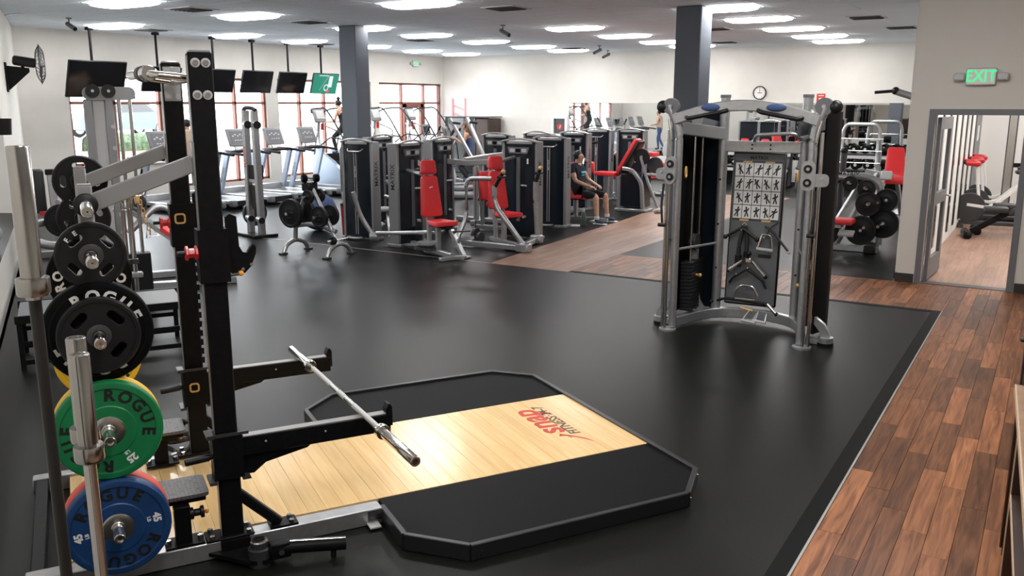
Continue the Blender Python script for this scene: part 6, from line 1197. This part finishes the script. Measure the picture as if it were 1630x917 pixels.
# ------------------------------------------------------------------ people (local x = forward, y = left)
def person(label, loc, rz, J, clothes, hair, hair_m, extra=()):
    """J: joint -> (x, y, z, r); bones link them; clothes: bone -> material name"""
    t = thing('person', label, 'person', loc, rz)
    B = [('pelvis', 'belly'), ('belly', 'chest'), ('chest', 'neck'), ('neck', 'jaw'), ('jaw', 'head'), ('head', 'crown')]
    for s in 'LR':
        B += [('chest', 'shoulder'+s), ('shoulder'+s, 'upperarm'+s), ('upperarm'+s, 'elbow'+s), ('elbow'+s, 'wrist'+s), ('wrist'+s, 'palm'+s), ('pelvis', 'hip'+s), ('hip'+s, 'thigh'+s), ('thigh'+s, 'knee'+s), ('knee'+s, 'calf'+s), ('calf'+s, 'ankle'+s), ('ankle'+s, 'heel'+s), ('heel'+s, 'toe'+s)]
    J = dict(J)
    mid = lambda a, b, f, r: tuple(J[a][i]*(1-f)+J[b][i]*f for i in range(3))+(r,)
    for s in 'LR':
        J['upperarm'+s] = mid('shoulder'+s, 'elbow'+s, .45, .052*J['chest'][3]/.15); J['thigh'+s] = mid('hip'+s, 'knee'+s, .4, .085); J['calf'+s] = mid('knee'+s, 'ankle'+s, .33, .058)
        w, p = Vector(J['wrist'+s][:3]), Vector(J['palm'+s][:3]); d = (p-w).normalized(); side = d.cross(Vector((0, 0, 1))).normalized(); dn = side.cross(d).normalized()*(-1 if side.cross(d).z > 0 else 1)
        for k in range(4):
            o = p+side*(.030-.020*k)+d*.02; L = (.055, .065, .06, .045)[k]
            J['f%d%sa' % (k, s)] = (*o, .011); J['f%d%sb' % (k, s)] = (*(o+d*L*.55+dn*.008), .009); J['f%d%sc' % (k, s)] = (*(o+d*L*.8+dn*.035), .008)
            B += [('palm'+s, 'f%d%sa' % (k, s)), ('f%d%sa' % (k, s), 'f%d%sb' % (k, s)), ('f%d%sb' % (k, s), 'f%d%sc' % (k, s))]
        o = w+d*.03; sg = 1 if s == 'R' else -1
        J['t%sa' % s] = (*(o-side*.03*sg*-1+d*.01), .011); J['t%sb' % s] = (*(o+side*.05*sg+d*.035+dn*.012), .009); B += [('wrist'+s, 't%sa' % s), ('t%sa' % s, 't%sb' % s)]
    names = list(J); idx = {n: i for i, n in enumerate(names)}
    me = bpy.data.meshes.new('body'); me.from_pydata([J[n][:3] for n in names], [(idx[a], idx[b]) for a, b in B], [])
    o = bpy.data.objects.new('body', me); COL.objects.link(o)
    o.modifiers.new('skin', 'SKIN'); sv = me.skin_vertices[0].data
    for n in names: sv[idx[n]].radius = (J[n][3], J[n][3]); sv[idx[n]].use_root = (n == 'pelvis')
    ss = o.modifiers.new('sub', 'SUBSURF'); ss.levels = 2; ss.render_levels = 2
    bpy.context.view_layer.update(); dg = bpy.context.evaluated_depsgraph_get()
    nm = bpy.data.meshes.new_from_object(o.evaluated_get(dg)); o.modifiers.clear(); o.data = nm; bpy.data.meshes.remove(me); nm.name = 'body'
    cl = ['skin']+sorted({v for v in clothes.values()})
    nm.materials.clear()
    for c in cl: nm.materials.append(MATS[c])
    segs = [(Vector(J[a][:3]), Vector(J[b][:3]), J[a][3], J[b][3], cl.index(clothes.get((a.rstrip('LR') if a[-1] in 'LR' and a[:-1] in ('hip', 'thigh', 'knee', 'calf', 'ankle', 'heel', 'toe', 'shoulder', 'upperarm', 'elbow', 'wrist', 'palm') else a)+'>'+(b[:-1] if b[-1] in 'LR' and b[:-1] in ('hip', 'thigh', 'knee', 'calf', 'ankle', 'heel', 'toe', 'shoulder', 'upperarm', 'elbow', 'wrist', 'palm') else b), 'skin'))) for a, b in B]
    for p in nm.polygons:
        c = p.center; best, bi = 9, 0
        for a, b, ra, rb, mi in segs:
            ab = b-a; f = max(0, min(1, (c-a).dot(ab)/max(1e-9, ab.length_squared))); q = (c-a-ab*f).length/(ra*(1-f)+rb*f)
            if q < best: best, bi = q, mi
        p.material_index = bi; p.use_smooth = True
    o.parent = t
    hx, hy, hz, hr = J['head']
    # face: nose, eyes, mouth, ears
    part(t, 'nose', 'skin', ball(hx+hr*1.0, hy, hz-.015, .022, .014, .024)); part(t, 'ear', 'skin', ball(hx, hy+hr*.98, hz-.01, .018, .01, .03)); part(t, 'ear', 'skin', ball(hx, hy-hr*.98, hz-.01, .018, .01, .03))
    for s in (-1, 1): part(t, 'eye', 'print_black', ball(hx+hr*.88, hy+s*.034, hz+.012, .008, .012, .007))
    part(t, 'mouth', 'dark_red', ball(hx+hr*.90, hy, hz-.062, .008, .024, .006))
    part(t, 'hair', hair_m, *hair(hx, hy, hz, hr))
    for nm_, m, sh in extra: part(t, nm_, m, *sh)
    return t
def both(d):
    out = {}
    for k, v in d.items():
        if k.endswith('*'): out[k[:-1]+'L'] = v; out[k[:-1]+'R'] = (v[0], -v[1], v[2], v[3])
        else: out[k] = v
    return out
def short_hair(x, y, z, r): return [ball(x-.032, y, z+.032, r*.98, r*1.04, r*.92, 18, 10)]
def bun_hair(x, y, z, r): return [ball(x-.022, y, z+.022, r*1.04, r*1.05, r*1.0, 18, 10), ball(x-.03, y, z+.135, .05)]
def long_hair(x, y, z, r): return [ball(x-.025, y, z+.02, r*1.06, r*1.1, r*1.05, 18, 10), ball(x-.09, y, z-.16, .075, .125, .24, 16, 12)]
TEE = {'pelvis>belly': 0, 'belly>chest': 0, 'chest>shoulder': 0, 'shoulder>upperarm': 0, 'chest>neck': 0}
def dress(top, pants, shoes, sleeves=True, shorts=False, tank=False):
    c = {'pelvis>belly': top, 'belly>chest': top, 'pelvis>hip': pants, 'hip>thigh': pants, 'thigh>knee': pants, 'ankle>heel': shoes, 'heel>toe': shoes}
    if not tank: c['chest>shoulder'] = top; c['shoulder>upperarm'] = top
    if not shorts: c['knee>calf'] = pants; c['calf>ankle'] = pants
    return c
# man seated at the slotted machine
Jm = both({'pelvis': (0, 0, .54, .15), 'belly': (-.02, 0, .74, .15), 'chest': (-.06, 0, .96, .15), 'neck': (-.03, 0, 1.10, .058), 'jaw': (.0, 0, 1.15, .068), 'head': (.0, 0, 1.22, .088), 'crown': (-.01, 0, 1.285, .065),
           'shoulder*': (-.06, .19, 1.03, .072), 'elbow*': (.06, .25, .78, .044), 'wrist*': (.30, .15, .68, .030), 'palm*': (.36, .13, .665, .034), 'hip*': (.05, .10, .53, .10), 'knee*': (.46, .20, .52, .060), 'ankle*': (.50, .22, .12, .040), 'heel*': (.49, .22, .045, .042), 'toe*': (.66, .24, .04, .040)})
cm = dress('navy_cloth', 'black_cloth', 'shoe_grey', shorts=True)
man_t = person('man in dark shirt and shorts seated at a weight machine, wearing headphones', (-7.63, 14.86, 0), 0, Jm, cm, short_hair, 'hair_dark',
       [('headphone_band', 'black_plastic', [tube([(0, .098*math.cos(a), 1.225+.105*math.sin(a)) for a in [k*PI/10 for k in range(11)]], .012, 8, up=(1, 0, 0))]), ('headphone_cup', 'black_plastic', [cyl((0, .085, 1.215), (0, .115, 1.215), .04, 14)]), ('headphone_cup', 'black_plastic', [cyl((0, -.085, 1.215), (0, -.115, 1.215), .04, 14)]),
        ('shirt_print', 'teal_print', [txt('BRAVE', .085, Matrix.Translation((.104, 0, .93)) @ Matrix.Rotation(R(90), 4, 'Z') @ Matrix.Rotation(R(80), 4, 'X'), .001, .002)] if False else [bx(.098, 0, .93, .006, .16, .04, ry=-8), bx(.094, 0, .875, .006, .12, .018, ry=-8)]),
        ('sock', 'white_cloth', [cyl((.50, .22, .09), (.50, .22, .15), .046, 14)]), ('sock', 'white_cloth', [cyl((.50, -.22, .09), (.50, -.22, .15), .046, 14)]), ('shoe_sole', 'white_paint', [bx(.575, .23, .010, .27, .085, .02, rz=6, b=.008)]), ('shoe_sole', 'white_paint', [bx(.575, -.23, .010, .27, .085, .02, rz=-6, b=.008)])])
# woman on the stair climber
Jw = both({'pelvis': (-.05, 0, 1.55, .115), 'belly': (.0, 0, 1.72, .095), 'chest': (.06, 0, 1.93, .11), 'neck': (.12, 0, 2.07, .042), 'jaw': (.16, 0, 2.11, .06), 'head': (.17, 0, 2.18, .08), 'crown': (.16, 0, 2.235, .06),
           'shoulder*': (.06, .14, 1.99, .05), 'elbow*': (.12, .2, 1.74, .034), 'wrist*': (.36, .18, 1.72, .024), 'palm*': (.42, .17, 1.72, .028)})
Jw.update({'hipL': (-.02, .09, 1.52, .09), 'kneeL': (.26, .12, 1.34, .055), 'ankleL': (.16, .12, 1.00, .036), 'heelL': (.14, .12, .955, .036), 'toeL': (.30, .13, .95, .034), 'hipR': (-.04, -.09, 1.50, .09), 'kneeR': (.10, -.11, 1.13, .055), 'ankleR': (-.02, -.11, .80, .036), 'heelR': (-.04, -.11, .755, .036), 'toeR': (.12, -.12, .75, .034)})
person('woman in black leggings with dark bun climbing the stair climber by the pillar', (-15.72, 17.35, 0), 180, Jw, dress('black_cloth', 'black_cloth', 'shoe_grey', tank=True), bun_hair, 'hair_dark')
# woman with long brown hair on the elliptical
Je = both({'pelvis': (-.1, 0, 1.05, .12), 'belly': (-.08, 0, 1.22, .10), 'chest': (-.05, 0, 1.42, .115), 'neck': (-.02, 0, 1.57, .044), 'jaw': (.01, 0, 1.61, .06), 'head': (.02, 0, 1.68, .082), 'crown': (.01, 0, 1.74, .06), 'shoulder*': (-.05, .15, 1.50, .052), 'elbow*': (.0, .22, 1.26, .036), 'wrist*': (.16, .26, 1.38, .026), 'palm*': (.20, .27, 1.42, .028)})
Je.update({'hipL': (-.08, .09, 1.02, .09), 'kneeL': (.12, .14, .74, .056), 'ankleL': (-.10, .18, .47, .036), 'heelL': (-.13, .18, .435, .036), 'toeL': (.03, .19, .425, .034), 'hipR': (-.08, -.09, 1.02, .09), 'kneeR': (.14, -.14, .76, .056), 'ankleR': (.0, -.18, .53, .036), 'heelR': (-.03, -.18, .49, .036), 'toeR': (.13, -.19, .48, .034)})
person('woman with long brown hair seen from behind on the elliptical trainer', (-11.78, 17.16, 0), 200, Je, dress('blue_cloth', 'black_cloth', 'shoe_grey', tank=True), long_hair, 'hair_brown')
# person in tan on a treadmill
Jt = both({'pelvis': (0, 0, 1.12, .14), 'belly': (.02, 0, 1.30, .14), 'chest': (.04, 0, 1.50, .15), 'neck': (.06, 0, 1.66, .052), 'jaw': (.09, 0, 1.70, .066), 'head': (.10, 0, 1.77, .088), 'crown': (.09, 0, 1.835, .065), 'shoulder*': (.04, .18, 1.58, .068), 'elbow*': (.02, .25, 1.32, .044), 'wrist*': (.24, .24, 1.26, .030), 'palm*': (.30, .23, 1.26, .034)})
Jt.update({'hipL': (0, .1, 1.08, .10), 'kneeL': (.14, .11, .70, .060), 'ankleL': (.10, .11, .28, .040), 'heelL': (.08, .11, .235, .042), 'toeL': (.26, .12, .225, .038), 'hipR': (0, -.1, 1.08, .10), 'kneeR': (-.02, -.11, .68, .060), 'ankleR': (-.22, -.11, .32, .040), 'heelR': (-.25, -.11, .28, .042), 'toeR': (-.1, -.12, .24, .038)})
person('person in tan shirt walking on a treadmill, glimpsed between the rack uprights', (-14.95, 11.95, 0), 180, Jt, dress('tan_cloth', 'blue_cloth', 'shoe_grey'), short_hair, 'hair_dark')
# bottle and towel by the man's feet
t = thing('water_bottle', 'tall grey green water bottle on the floor beside the seated man', 'bottle', (-7.22, 14.28, 0)); part(t, 'bottle_body', 'bottle_green', lathe([(0, 0), (.042, 0), (.045, .01), (.045, .22), (.03, .26), (0, .26)], 18)); part(t, 'bottle_cap', 'light_plastic', lathe([(0, .26), (.026, .26), (.026, .31), (.014, .315), (.014, .34), (0, .34)], 16))
solo('towel', 'folded white towel on the floor by the water bottle', 'towel', 'white_cloth', bx(0, 0, .015, .22, .14, .03, b=.012, seg=2), loc=(-7.35, 14.15, 0), rz=25)
